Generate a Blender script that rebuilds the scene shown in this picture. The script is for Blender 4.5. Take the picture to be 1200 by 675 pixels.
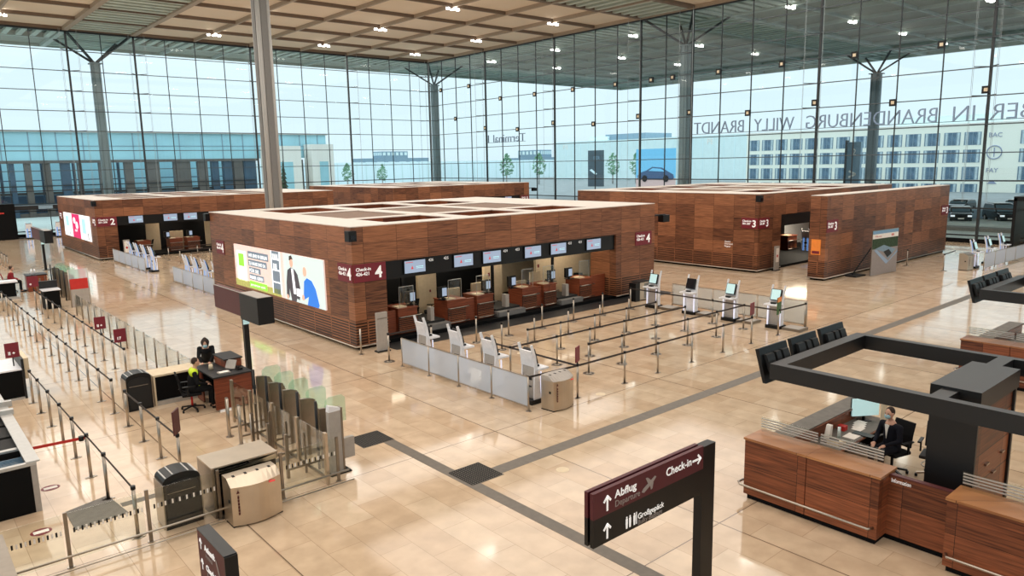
import bpy, bmesh, math, random
from mathutils import Vector, Matrix
R = math.radians
for o in list(bpy.data.objects): bpy.data.objects.remove(o)
SC = bpy.context.scene; C = SC.collection
rnd = random.Random(7)

# ------------------------------------------------------------ camera
EYE = 6.36
cam = bpy.data.objects.new('camera', bpy.data.cameras.new('camera')); C.objects.link(cam); SC.camera = cam
yw, pt, rl = 0.86057192, 0.16807106, -0.01889491
fw = Vector((math.cos(yw)*math.cos(pt), math.sin(yw)*math.cos(pt), -math.sin(pt)))
rt = Vector((math.sin(yw), -math.cos(yw), 0)); up = rt.cross(fw)
r2 = rt*math.cos(rl)+up*math.sin(rl); u2 = -rt*math.sin(rl)+up*math.cos(rl)
M = Matrix((r2, u2, -fw)).transposed().to_4x4(); M.translation = (0, 0, EYE)
cam.matrix_world = M
cam.data.sensor_width = 36; cam.data.lens = 861.28*36/1200; cam.data.clip_start = .05; cam.data.clip_end = 3000

# ------------------------------------------------------------ sky, exposure
W = bpy.data.worlds.new('overcast_sky'); SC.world = W; W.use_nodes = True
wn = W.node_tree.nodes; wl = W.node_tree.links; bg = wn['Background']
tc = wn.new('ShaderNodeTexCoord'); nz = wn.new('ShaderNodeTexNoise'); nz.inputs['Scale'].default_value = 1.6; nz.inputs['Detail'].default_value = 5
mpp = wn.new('ShaderNodeMapping'); mpp.inputs['Scale'].default_value = (1, 1, 4)
wr = wn.new('ShaderNodeValToRGB'); wr.color_ramp.elements[0].color = (.70, .86, .93, 1); wr.color_ramp.elements[1].color = (.82, .95, 1.0, 1)
wl.new(tc.outputs['Generated'], mpp.inputs[0]); wl.new(mpp.outputs[0], nz.inputs['Vector']); wl.new(nz.outputs[0], wr.inputs[0]); # overcast dome: brighter towards the zenith
sp = wn.new('ShaderNodeSeparateXYZ'); wl.new(tc.outputs['Generated'], sp.inputs[0])
mz = wn.new('ShaderNodeMapRange'); wl.new(sp.outputs[2], mz.inputs[0]); mz.inputs[1].default_value = .12; mz.inputs[2].default_value = .95; mz.inputs[3].default_value = 1.18; mz.inputs[4].default_value = 3.0
wl.new(wr.outputs[0], bg.inputs[0]); wl.new(mz.outputs[0], bg.inputs[1])
SC.view_settings.view_transform = 'Standard'; SC.view_settings.look = 'None'
SC.view_settings.exposure = -0.09; SC.view_settings.gamma = 1; SC.view_settings.use_curve_mapping = False
PANEL_W = 900

# ------------------------------------------------------------ materials
MAT = {}
def nt(name):
    m = bpy.data.materials.new(name); m.use_nodes = True; MAT[name] = m
    return m, m.node_tree.nodes, m.node_tree.links, m.node_tree.nodes['Principled BSDF']
def lin(c): return tuple(((v/255)/12.92 if v/255 <= .04045 else ((v/255+.055)/1.055)**2.4) for v in c)+(1,)
def mat(name, c, rough=.5, metal=0, emit=None, es=1, spec=.5, noise=.06, nscale=8):
    m, n, l, b = nt(name)
    col = lin(c); b.inputs['Roughness'].default_value = rough; b.inputs['Metallic'].default_value = metal
    b.inputs['Specular IOR Level'].default_value = spec
    t = n.new('ShaderNodeTexCoord'); x = n.new('ShaderNodeTexNoise'); x.inputs['Scale'].default_value = nscale; x.inputs['Detail'].default_value = 3
    r = n.new('ShaderNodeValToRGB'); r.color_ramp.elements[0].position = .3; r.color_ramp.elements[1].position = .7
    r.color_ramp.elements[0].color = tuple(v*(1-noise) for v in col[:3])+(1,); r.color_ramp.elements[1].color = tuple(min(1, v*(1+noise)) for v in col[:3])+(1,)
    l.new(t.outputs['Object'], x.inputs['Vector']); l.new(x.outputs[0], r.inputs[0]); l.new(r.outputs[0], b.inputs['Base Color'])
    if emit:
        b.inputs['Emission Color'].default_value = lin(emit); b.inputs['Emission Strength'].default_value = es
    return m
def math_(n, l, op, a, b=None, c=None):
    x = n.new('ShaderNodeMath'); x.operation = op
    for i, v in enumerate((a, b, c)):
        if v is None: continue
        if isinstance(v, (int, float)): x.inputs[i].default_value = v
        else: l.new(v, x.inputs[i])
    return x.outputs[0]
def mixc(n, l, f, a, b, mode='MIX'):
    x = n.new('ShaderNodeMix'); x.data_type = 'RGBA'; x.blend_type = mode
    if isinstance(f, (int, float)): x.inputs[0].default_value = f
    else: l.new(f, x.inputs[0])
    for k, v in ((6, a), (7, b)):
        if isinstance(v, tuple): x.inputs[k].default_value = v
        else: l.new(v, x.inputs[k])
    return x.outputs[2]
def wood(name, dark, light, cw=1.35, ch=.67, z0=1.03, lattice=False, rough=.38, var=.55, joint=.018, world=True):
    m, n, l, b = nt(name)
    if world:
        g = n.new('ShaderNodeNewGeometry'); pos = g.outputs['Position']
    else:
        pos = n.new('ShaderNodeTexCoord').outputs['Object']
    s = n.new('ShaderNodeSeparateXYZ'); l.new(pos, s.inputs[0])
    u = math_(n, l, 'ADD', s.outputs[0], s.outputs[1]); z = math_(n, l, 'SUBTRACT', s.outputs[2], z0)
    cu = math_(n, l, 'DIVIDE', u, cw); cz = math_(n, l, 'DIVIDE', z, ch)
    iu = math_(n, l, 'FLOOR', cu); iz = math_(n, l, 'FLOOR', cz)
    cc = n.new('ShaderNodeCombineXYZ'); l.new(iu, cc.inputs[0]); l.new(iz, cc.inputs[1])
    wn_ = n.new('ShaderNodeTexWhiteNoise'); wn_.noise_dimensions = '2D'; l.new(cc.outputs[0], wn_.inputs['Vector'])
    gv = n.new('ShaderNodeCombineXYZ')
    l.new(math_(n, l, 'ADD', math_(n, l, 'MULTIPLY', u, .9), math_(n, l, 'MULTIPLY', wn_.outputs[0], 37)), gv.inputs[0])
    l.new(math_(n, l, 'MULTIPLY', s.outputs[2], 20), gv.inputs[1])
    ns = n.new('ShaderNodeTexNoise'); ns.inputs['Scale'].default_value = 1.5; ns.inputs['Detail'].default_value = 5; ns.inputs['Distortion'].default_value = .4
    l.new(gv.outputs[0], ns.inputs['Vector'])
    f = math_(n, l, 'ADD', math_(n, l, 'MULTIPLY', wn_.outputs[0], var), math_(n, l, 'MULTIPLY', ns.outputs[0], 1.0-var*.55))
    r = n.new('ShaderNodeValToRGB'); l.new(f, r.inputs[0])
    r.color_ramp.elements[0].position = .32; r.color_ramp.elements[0].color = lin(dark)
    r.color_ramp.elements[1].position = .86; r.color_ramp.elements[1].color = lin(light)
    col = r.outputs[0]
    fu = math_(n, l, 'FRACT', cu); fz = math_(n, l, 'FRACT', cz)
    ju = math_(n, l, 'LESS_THAN', fu, joint/cw); jz = math_(n, l, 'LESS_THAN', fz, joint/ch)
    jj = math_(n, l, 'MAXIMUM', ju, jz)
    if lattice:
        low = math_(n, l, 'LESS_THAN', s.outputs[2], 1.0)
        st = math_(n, l, 'FRACT', math_(n, l, 'DIVIDE', s.outputs[2], .1))
        sl = math_(n, l, 'MULTIPLY', math_(n, l, 'LESS_THAN', st, .5), low)
        sl = math_(n, l, 'MULTIPLY', sl, math_(n, l, 'GREATER_THAN', fu, .05))
        jj = math_(n, l, 'MAXIMUM', jj, sl)
    col = mixc(n, l, jj, col, lin((34, 17, 12)))
    l.new(col, b.inputs['Base Color']); b.inputs['Roughness'].default_value = rough; b.inputs['Specular IOR Level'].default_value = .35
    return m
wood('wood', (66, 36, 25), (176, 116, 80), lattice=True, var=.26, joint=.012)
wood('wood_plain', (84, 42, 26), (150, 88, 56), cw=1.2, ch=.5, z0=0)
wood('wood_desk', (60, 29, 19), (160, 92, 60), cw=1.28, ch=.62, z0=.02, rough=.32, var=.25, joint=.008)
wood('wood_top', (120, 70, 42), (196, 140, 92), cw=1.28, ch=9, z0=0, rough=.3, var=.2, joint=.008)
wood('wood_red', (92, 42, 28), (158, 84, 54), cw=9, ch=9, z0=0, var=.2)
mat('roof_white', (214, 204, 194), .5); mat('roof_mesh', (128, 104, 88), .8, noise=.2, nscale=30)
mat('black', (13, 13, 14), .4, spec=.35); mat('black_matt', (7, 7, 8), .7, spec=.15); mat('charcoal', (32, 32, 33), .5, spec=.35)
mat('frame_black', (18, 19, 21), .4); mat('steel', (176, 166, 154), .28, 1, nscale=2); mat('steel_dark', (146, 136, 124), .35, 1)
mat('brushed', (198, 184, 166), .35, 1, nscale=3); mat('alu', (190, 188, 184), .4, .6)
mat('white', (232, 232, 236), .3); mat('lit_white', (235, 238, 250), .3, emit=(216, 224, 255), es=.75); mat('lit_blue', (120, 160, 210), .3, emit=(120, 165, 235), es=.55)
mat('grey_panel', (168, 160, 152), .5); mat('maroon', (118, 28, 42), .45); mat('maroon_sign', (80, 20, 30), .5); mat('maroon_dark', (84, 34, 34), .5)
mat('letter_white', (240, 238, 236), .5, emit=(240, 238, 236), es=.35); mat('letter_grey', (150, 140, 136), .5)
mat('screen_white', (60, 64, 70), .3, emit=(200, 218, 244), es=.62); mat('screen_teal', (170, 200, 200), .3, emit=(176, 208, 208), es=.7)
mat('screen_dark', (10, 12, 20), .2); mat('red', (196, 42, 36), .5); mat('red_soft', (200, 60, 60), .5, emit=(220, 70, 70), es=.5)
mat('cream', (216, 198, 168), .6); mat('cream_wall', (205, 184, 152), .7); mat('belt', (52, 44, 42), .6); mat('belt_blue', (70, 84, 116), .5)
mat('rubber', (26, 25, 24), .8); mat('green', (52, 92, 44), .5); mat('orange', (222, 128, 50), .5, emit=(222, 128, 50), es=.2)
mat('skin', (206, 160, 136), .6); mat('hair', (48, 34, 26), .8); mat('cloth_black', (20, 20, 22), .85, spec=.2); mat('hivis', (198, 222, 40), .7)
mat('cloth_red', (140, 22, 32), .8); mat('cloth_navy', (22, 24, 34), .85, spec=.2); mat('shirt', (226, 224, 218), .8); mat('mask', (150, 190, 200), .8)
mat('paper', (238, 232, 224), .7); mat('mirror_white', (240, 240, 240), .4); mat('bulb', (255, 250, 240), .3, emit=(255, 250, 240), es=14)
mat('leaf', (44, 66, 40), .7, noise=.4); mat('leaf_hazed', (150, 186, 156), .8, noise=.2); mat('conveyor', (128, 126, 124), .5, .3)  # far foliage: distance haze is put into its green
mat('drain', (74, 66, 60), .5, .5); mat('strip', (104, 96, 86), .5, noise=.12); mat('mat_grey', (112, 108, 102), .8, noise=.12)
mat('blue_led', (40, 60, 255), .4, emit=(40, 70, 255), es=3)
mat('asphalt', (128, 132, 132), .8, noise=.15, nscale=.4); mat('pave', (176, 184, 180), .8, noise=.08, nscale=.3); mat('office_wall', (246, 245, 232), .7, noise=.03)
mat('glass_dark_blue', (92, 120, 142), .2, noise=.25, nscale=1.2); mat('blind', (190, 206, 212), .5, noise=.15, nscale=2); mat('pale_block', (214, 230, 230), .7, noise=.03, nscale=.5)  # pale_block: far walls paled, haze put into the colour
mat('pale_far', (222, 238, 242), .9, noise=.04, nscale=.05); mat('slate', (128, 152, 168), .7, noise=.1); mat('teal_glass', (160, 206, 218), .25, noise=.08, nscale=.2)  # pale_far: distance haze painted into the base colour
mat('pier', (92, 86, 82), .6, noise=.15, nscale=.4); mat('pier_blue', (54, 78, 98), .5, noise=.2, nscale=.4); mat('pylon', (70, 82, 90), .5); mat('letter_slate', (146, 156, 182), .5)
mat('car_dark', (40, 48, 52), .2, spec=.8); mat('car_glass', (96, 118, 130), .1); mat('headlight', (240, 245, 250), .2, emit=(240, 245, 250), es=.6)
mat('mullion', (40, 44, 46), .5); mat('transom', (72, 80, 84), .5); mat('cable', (150, 160, 162), .5)
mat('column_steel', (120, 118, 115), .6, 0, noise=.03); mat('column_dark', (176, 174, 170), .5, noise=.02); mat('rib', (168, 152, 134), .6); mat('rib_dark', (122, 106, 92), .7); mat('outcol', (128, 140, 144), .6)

# ceiling coffer: perforated beige
m, n, l, b = nt('coffer')
g = n.new('ShaderNodeNewGeometry'); vo = n.new('ShaderNodeTexNoise'); vo.inputs['Scale'].default_value = .12; l.new(g.outputs['Position'], vo.inputs['Vector'])
rr = n.new('ShaderNodeValToRGB'); rr.color_ramp.elements[0].color = lin((218, 203, 184)); rr.color_ramp.elements[1].color = lin((238, 224, 206)); l.new(vo.outputs[0], rr.inputs[0])
l.new(rr.outputs[0], b.inputs['Base Color']); b.inputs['Roughness'].default_value = .9; b.inputs['Specular IOR Level'].default_value = .1
mat('louvre', (186, 198, 188), .6, noise=.08, nscale=.3); mat('louvre_dark', (110, 120, 114), .7)

# floor: polished limestone slabs
m, n, l, b = nt('limestone')
g = n.new('ShaderNodeNewGeometry'); s = n.new('ShaderNodeSeparateXYZ'); l.new(g.outputs['Position'], s.inputs[0])
mp = n.new('ShaderNodeMapping'); l.new(g.outputs['Position'], mp.inputs[0]); mp.inputs['Location'].default_value = (.64, .62, 0)
mp.inputs['Rotation'].default_value = (0, 0, R(90))
br = n.new('ShaderNodeTexBrick'); l.new(mp.outputs[0], br.inputs['Vector']); br.inputs['Scale'].default_value = 1
br.inputs['Brick Width'].default_value = 1.25; br.inputs['Row Height'].default_value = .625; br.inputs['Mortar Size'].default_value = .005; br.inputs['Bias'].default_value = .1
br.inputs['Color1'].default_value = lin((212, 191, 165)); br.inputs['Color2'].default_value = lin((199, 174, 146)); br.inputs['Mortar'].default_value = lin((172, 148, 122))
n1 = n.new('ShaderNodeTexNoise'); n1.inputs['Scale'].default_value = 2.2; n1.inputs['Detail'].default_value = 8; l.new(g.outputs['Position'], n1.inputs['Vector'])
r1 = n.new('ShaderNodeValToRGB'); r1.color_ramp.elements[0].position = .35; r1.color_ramp.elements[0].color = (.86, .84, .82, 1); r1.color_ramp.elements[1].position = .7; r1.color_ramp.elements[1].color = (1.06, 1.05, 1.04, 1)
l.new(n1.outputs[0], r1.inputs[0]); colf = mixc(n, l, 1.0, br.outputs[0], r1.outputs[0], 'MULTIPLY')
def jl(o, off):
    f = math_(n, l, 'FRACT', math_(n, l, 'DIVIDE', math_(n, l, 'SUBTRACT', o, off), 6.25)); return math_(n, l, 'LESS_THAN', f, .0036)
j = math_(n, l, 'MAXIMUM', jl(s.outputs[0], 10.64), jl(s.outputs[1], 13.1-6.25*2))
colf = mixc(n, l, j, colf, lin((112, 92, 74)))
l.new(colf, b.inputs['Base Color']); b.inputs['Specular IOR Level'].default_value = .7
rg = n.new('ShaderNodeMapRange'); l.new(n1.outputs[0], rg.inputs[0]); rg.inputs[3].default_value = .05; rg.inputs[4].default_value = .11; l.new(rg.outputs[0], b.inputs['Roughness'])

def glass(name, tint, gloss=.08, rough=.0, diff=0, dc=(1, 1, 1, 1)):
    m = bpy.data.materials.new(name); m.use_nodes = True; MAT[name] = m
    n = m.node_tree.nodes; l = m.node_tree.links; n.clear()
    o = n.new('ShaderNodeOutputMaterial'); t = n.new('ShaderNodeBsdfTransparent'); t.inputs[0].default_value = tint
    gl = n.new('ShaderNodeBsdfGlossy'); gl.inputs['Roughness'].default_value = rough
    x = n.new('ShaderNodeMixShader'); fr = n.new('ShaderNodeLayerWeight'); fr.inputs[0].default_value = .5
    pw = math_(n, l, 'MULTIPLY', math_(n, l, 'POWER', fr.outputs['Facing'], 4.0), .75); l.new(math_(n, l, 'ADD', pw, gloss*.3), x.inputs[0]); l.new(t.outputs[0], x.inputs[1]); l.new(gl.outputs[0], x.inputs[2])
    out = x.outputs[0]
    if diff:
        d = n.new('ShaderNodeBsdfDiffuse'); d.inputs[0].default_value = dc
        tl = n.new('ShaderNodeBsdfTranslucent'); tl.inputs[0].default_value = dc
        a = n.new('ShaderNodeMixShader'); a.inputs[0].default_value = .5; l.new(d.outputs[0], a.inputs[1]); l.new(tl.outputs[0], a.inputs[2])
        y = n.new('ShaderNodeMixShader'); y.inputs[0].default_value = diff; l.new(out, y.inputs[1]); l.new(a.outputs[0], y.inputs[2]); out = y.outputs[0]
    l.new(out, o.inputs[0])
glass('facade_glass', (.90, .975, .985, 1), .10); glass('clear_glass', (.95, .97, .95, 1), .12)
glass('frosted', (.85, .88, .92, 1), .15, .25, .62, (.78, .83, .90, 1)); glass('green_glass', (.84, .95, .88, 1), .15, 0, .12, (.6, .75, .65, 1))
glass('pale_glass', (.92, .95, .95, 1), .1, .3, .28, (.8, .84, .86, 1))

# ------------------------------------------------------------ mesh helpers
class MB:
    def __init__(s): s.v = []; s.f = []; s.mi = []; s.ms = []; s.sm = []
    def _m(s, m):
        if m not in s.ms: s.ms.append(m)
        return s.ms.index(m)
    def add(s, vs, fs, m, smooth=False):
        k = len(s.v); s.v += [tuple(v) for v in vs]
        for f in fs: s.f.append(tuple(k+i for i in f)); s.mi.append(s._m(m)); s.sm.append(smooth)
        return s
    def box(s, x0, x1, y0, y1, z0, z1, m):
        if x0 > x1: x0, x1 = x1, x0
        if y0 > y1: y0, y1 = y1, y0
        if z0 > z1: z0, z1 = z1, z0
        vs = [(x, y, z) for z in (z0, z1) for y in (y0, y1) for x in (x0, x1)]
        return s.add(vs, [(0, 2, 3, 1), (4, 5, 7, 6), (0, 1, 5, 4), (2, 6, 7, 3), (0, 4, 6, 2), (1, 3, 7, 5)], m)
    def bar(s, a, b, w, h, m):          # rectangular bar between two points
        a = Vector(a); b = Vector(b); d = (b-a).normalized(); u = Vector((0, 0, 1)) if abs(d.z) < .95 else Vector((1, 0, 0))
        x = d.cross(u).normalized()*w/2; y = x.cross(d).normalized()*h/2
        vs = [a-x-y, a+x-y, a+x+y, a-x+y, b-x-y, b+x-y, b+x+y, b-x+y]
        return s.add(vs, [(0, 3, 2, 1), (4, 5, 6, 7), (0, 1, 5, 4), (1, 2, 6, 5), (2, 3, 7, 6), (3, 0, 4, 7)], m)
    def tube(s, pts, r, m, n=10, cap=True):
        pts = [Vector(p) for p in pts]; rs = r if isinstance(r, (list, tuple)) else [r]*len(pts); vs = []; fs = []
        for i, p in enumerate(pts):
            d = (pts[min(i+1, len(pts)-1)]-pts[max(i-1, 0)]).normalized()
            u = Vector((0, 0, 1)) if abs(d.z) < .9 else Vector((1, 0, 0)); x = d.cross(u).normalized(); y = x.cross(d).normalized()
            for k in range(n):
                a = 2*math.pi*k/n; vs.append(p+(x*math.cos(a)+y*math.sin(a))*rs[i])
        for i in range(len(pts)-1):
            for k in range(n): fs.append((i*n+k, (i+1)*n+k, (i+1)*n+(k+1) % n, i*n+(k+1) % n))
        s.add(vs, fs, m, True)
        if cap: s.add(vs[:n], [tuple(range(n))], m); s.add(vs[-n:], [tuple(reversed(range(n)))], m)
        return s
    def cyl(s, x, y, z0, z1, r, m, n=14, r2=None): return s.tube([(x, y, z0), (x, y, z1)], [r, r if r2 is None else r2], m, n)
    def prism(s, poly, a, b, axis, m):   # poly: list of 2-D points, extruded along axis from a to b
        def P(p, t): return {'x': (t, p[0], p[1]), 'y': (p[0], t, p[1]), 'z': (p[0], p[1], t)}[axis]
        n = len(poly); vs = [P(p, a) for p in poly]+[P(p, b) for p in poly]
        return s.add(vs, [tuple(range(n)), tuple(reversed(range(n, 2*n)))]+[(i, i+n, (i+1) % n+n, (i+1) % n) for i in range(n)], m)
    def ell(s, c, r, m, nu=14, nv=9):
        vs = []; fs = []
        for j in range(nv+1):
            t = math.pi*j/nv
            for i in range(nu):
                a = 2*math.pi*i/nu; vs.append((c[0]+r[0]*math.sin(t)*math.cos(a), c[1]+r[1]*math.sin(t)*math.sin(a), c[2]+r[2]*math.cos(t)))
        for j in range(nv):
            for i in range(nu): fs.append((j*nu+i, (j+1)*nu+i, (j+1)*nu+(i+1) % nu, j*nu+(i+1) % nu))
        return s.add(vs, fs, m, True)
    def build(s, name, parent=None, bevel=0):
        me = bpy.data.meshes.new(name); me.from_pydata(s.v, [], s.f)
        for m in s.ms: me.materials.append(MAT[m])
        me.polygons.foreach_set('material_index', s.mi); me.polygons.foreach_set('use_smooth', s.sm)
        bm = bmesh.new(); bm.from_mesh(me); bmesh.ops.remove_doubles(bm, verts=bm.verts, dist=1e-5); bmesh.ops.recalc_face_normals(bm, faces=bm.faces); bm.to_mesh(me); bm.free()
        o = bpy.data.objects.new(name, me); C.objects.link(o)
        if parent: o.parent = parent
        if bevel:
            q = o.modifiers.new('bevel', 'BEVEL'); q.width = bevel; q.segments = 2; q.limit_method = 'ANGLE'
        return o
def tag(o, label, cat, group=None, kind=None):
    if label: o['label'] = label
    if cat: o['category'] = cat
    if group: o['group'] = group
    if kind: o['kind'] = kind
    return o
def thing(name, label, cat, loc=(0, 0, 0), rz=0, group=None):
    o = bpy.data.objects.new(name, None); C.objects.link(o); o.location = loc; o.rotation_euler = (0, 0, rz); o.empty_display_size = .2
    return tag(o, label, cat, group)
def struct(mb, name, parent=None):
    o = mb.build(name, parent)
    if not parent: o['kind'] = 'structure'
    return o
KIDS = {}
def dup(root, loc=None, rz=None, label=None, group=None, parent=None):
    r = root.copy(); C.objects.link(r)
    if parent: r.parent = parent
    if loc is not None: r.location = loc
    if rz is not None: r.rotation_euler = (0, 0, rz)
    if label: r['label'] = label
    if group: r['group'] = group
    kids = [o for o in ALL(root)]
    for ch in kids: dup(ch, parent=r)
    return r
def ALL(root): return [o for o in bpy.data.objects if o.parent == root]
def text(body, name, parent, loc, rot, size, m, ax='LEFT', ext=.004, bold=0, sx=1):
    cu = bpy.data.curves.new(name, 'FONT'); cu.body = body; cu.size = size; cu.align_x = ax; cu.extrude = ext; cu.offset = bold; cu.resolution_u = 3
    cu.materials.append(MAT[m]); tmp = bpy.data.objects.new(name, cu); C.objects.link(tmp); dg = bpy.context.evaluated_depsgraph_get()
    me = bpy.data.meshes.new_from_object(tmp.evaluated_get(dg)); bpy.data.objects.remove(tmp); o = bpy.data.objects.new(name, me); C.objects.link(o); o.location = loc; o.rotation_euler = rot; o.scale = (sx, 1, 1)
    if parent: o.parent = parent
    return o
FX = (R(90), 0, R(-90))   # text on a face looking towards -X
FY = (R(90), 0, 0)        # text on a face looking towards -Y
ORD = ['first', 'second', 'third', 'fourth', 'fifth', 'sixth', 'seventh', 'eighth', 'ninth', 'tenth', 'eleventh', 'twelfth', 'thirteenth', 'fourteenth', 'fifteenth', 'sixteenth', 'seventeenth', 'eighteenth', 'nineteenth', 'twentieth', 'twenty-first', 'twenty-second']

# ------------------------------------------------------------ hall shell
XW, YW, ZC = 60.3, 87.0, 20.3
struct(MB().box(-45, XW, -45, YW, -.3, 0, 'limestone'), 'floor')
struct(MB().box(-300, 700, -300, 700, -.9, -.31, 'asphalt'), 'ground')
struct(MB().box(XW+.15, 84, -45, 110, -.31, -.05, 'pave').box(-60, XW+.15, YW+.15, 128, -.31, -.05, 'pave'), 'pavement')
# dark stone strips and drain grates
struct(MB().box(8.3, 8.58, -5, 15.1, 0, .003, 'strip').box(9.2, 56, 11.14, 11.5, 0, .003, 'strip').box(2.9, 7.78, 14.95, 15.15, 0, .003, 'strip')
       .box(13.2, 29, 21.6, 23, 0, .004, 'charcoal'), 'trim_1')
gr = MB()
for x0, x1, y0, y1 in ((7.78, 8.6, 14.35, 15.15), (8.37, 9.2, 11.06, 11.93)):
    gr.box(x0, x1, y0, y1, 0, .006, 'strip')
    k = 14
    for i in range(k):
        t = (i+.5)/k; gr.box(x0+(x1-x0)*t-.014, x0+(x1-x0)*t+.014, y0+.04, y1-.04, .006, .012, 'rubber')
        gr.box(x0+.04, x1-.04, y0+(y1-y0)*t-.010, y0+(y1-y0)*t+.010, .006, .011, 'rubber')
struct(gr, 'trim_2')

# ceiling: beige coffers, steel ribs, grey louvred strips; goes on outside as a canopy
def k6(w, lo, hi):
    out = []; v = w
    while v > lo: v -= 6.25
    while v < hi: out.append(v); v += 6.25
    return out
XS = [x for x in k6(60.3, -45, 116)]; YS = [y for y in k6(87.0, -45, 101)]
def isx(x): return round((x-16.55)/6.25) % 7 == 0
def isy(y): return round((y-43.25)/6.25) % 7 == 0
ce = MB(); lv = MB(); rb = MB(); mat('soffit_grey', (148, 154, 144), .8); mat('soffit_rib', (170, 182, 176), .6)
for x in XS:
    for y in YS:
        if x > 110 or y > 95: continue
        if isx(x) or isy(y):
            lv.add([(x, y, ZC+.5), (x+6.25, y, ZC+.5), (x+6.25, y+6.25, ZC+.5), (x, y+6.25, ZC+.5)], [(0, 3, 2, 1)], 'louvre_dark')
            for i in range(5):
                t = (i+.5)/5*6.25
                if isx(x): lv.bar((x, y+t, ZC+.22), (x+6.25, y+t, ZC+.22), .72, .22, 'louvre')
                else: lv.bar((x+t, y, ZC+.2), (x+t, y+6.25, ZC+.2), .5, .3, 'louvre')
        else:
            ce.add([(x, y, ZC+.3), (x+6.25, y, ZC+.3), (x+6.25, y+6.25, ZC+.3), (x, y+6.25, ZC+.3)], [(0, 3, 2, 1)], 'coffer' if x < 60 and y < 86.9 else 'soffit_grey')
for x in XS:
    w = .5 if isx(x) or isx(x-6.25) else .22
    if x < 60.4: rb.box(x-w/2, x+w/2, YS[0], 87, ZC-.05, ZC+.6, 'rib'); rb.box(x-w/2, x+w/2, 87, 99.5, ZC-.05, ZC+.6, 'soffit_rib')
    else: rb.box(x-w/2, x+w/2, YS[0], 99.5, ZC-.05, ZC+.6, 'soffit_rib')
for y in YS:
    w = .5 if isy(y) or isy(y-6.25) else .22
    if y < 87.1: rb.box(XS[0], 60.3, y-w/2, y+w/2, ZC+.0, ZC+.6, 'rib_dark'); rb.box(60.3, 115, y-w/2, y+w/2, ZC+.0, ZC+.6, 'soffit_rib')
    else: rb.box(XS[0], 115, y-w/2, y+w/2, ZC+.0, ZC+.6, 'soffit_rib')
struct(ce, 'ceiling'); struct(lv, 'trim_3'); struct(rb, 'trim_4')
struct(MB().box(-46, 115.5, -46, 99.9, ZC+.9, ZC+2.2, 'louvre').box(115, 115.5, -46, 99.9, ZC, ZC+2.2, 'louvre').box(-46, 115.5, 99.5, 99.9, ZC, ZC+2.2, 'louvre'), 'roof_slab')

# glass walls
lev = [.55+1.975*k for k in range(10)]
def gwall(name, axis, a0, a1, c):
    w = MB()
    P = (lambda t, z: (t, c, z)) if axis == 'x' else (lambda t, z: (c, t, z))
    w.add([P(a0, 0), P(a1, 0), P(a1, ZC), P(a0, ZC)], [(0, 1, 2, 3)], 'facade_glass')
    wo = struct(w, name)
    mu = MB(); tr = MB(); cb = MB(); corner = XW if axis == 'x' else YW
    i = 0; t = corner
    while t > a0:
        mj = i % 4 == 0 or i in (14, 18, 22, 26)
        if i in (16, 20, 24): mj = False
        r = .085 if mj else .035
        mu.box(*((t-r, t+r, c-.12 if mj else c-.05, c+.05) if axis == 'x' else (c-.12 if mj else c-.05, c+.05, t-r, t+r)), 0, ZC, 'mullion')
        if mj:
            for z in lev[2:]:
                for sg in (-1, 1):
                    p = (t, c-.1, z) if axis == 'x' else (c-.1, t, z); q = (t+sg*.75, c-1.1, z) if axis == 'x' else (c-1.1, t+sg*.75, z)
                    cb.bar(p, q, .05, .06, 'transom')
            for sg in (-1, 1):
                q = (t+sg*.75, c-1.1) if axis == 'x' else (c-1.1, t+sg*.75)
                cb.tube([(q[0], q[1], 3), (q[0], q[1], ZC)], .012, 'cable', 5, False)
                cb.tube([(q[0]+.12, q[1]+.12, 3), (q[0]+.12, q[1]+.12, ZC)], .012, 'cable', 5, False)
        t -= 3.125; i += 1
    for z in lev:
        h = .036 if z > 5 else .05
        tr.box(*((a0, a1, c-.05, c+.03) if axis == 'x' else (c-.05, c+.03, a0, a1)), z-h, z+h, 'transom' if z > 5 else 'mullion')
    tr.box(*((a0, a1, c-.1, c+.1) if axis == 'x' else (c-.1, c+.1, a0, a1)), 0, .3, 'black_matt')
    tr.box(*((a0, a1, c-.12, c+.1) if axis == 'x' else (c-.12, c+.1, a0, a1)), ZC-.18, ZC+.02, 'mullion')
    mu.build('mullion', wo); tr.build('transom', wo); cb.build('cable_truss', wo)
gwall('wall_left', 'x', -45, XW, YW); gwall('wall_right', 'y', -45, YW, XW)

# columns
def column(x, y, m1, m2, z1=ZC, s=1.0):
    t = MB(); h = .48*s
    t.box(x-h, x+h, y-.2*s, y+.2*s, 0, z1, m1).box(x-.2*s, x+.2*s, y-h, y+h, 0, z1, m1)
    for a in (-1, 1):
        for b_ in (-1, 1): t.cyl(x+a*.30*s, y+b_*.30*s, 0, z1, .16*s, m2, 16)
    t.box(x-.6*s, x+.6*s, y-.6*s, y+.6*s, z1-.12, z1, m1)
    return t
o = column(19.67, 46.37, 'column_steel', 'column_dark').build('column'); tag(o, 'tall fluted grey steel column inside the hall behind the central island', 'column', None, 'structure')
for (x, y), lb in (((19.67, 90.3), 'leftmost'), ((63.5, 90.3), 'corner'), ((63.5, 46.4), 'middle'), ((107.2, 46.4), 'far right')):
    t = column(x, y, 'outcol', 'outcol', ZC-2.6, .95 if x < 100 else 1.3)
    for a in (-1, 1):
        for b_ in (-1, 1): t.bar((x, y, ZC-2.7), (x+a*3, y+b_*3, ZC), .2, .2, 'mullion')
    t.build('column')['kind'] = 'structure'

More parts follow.
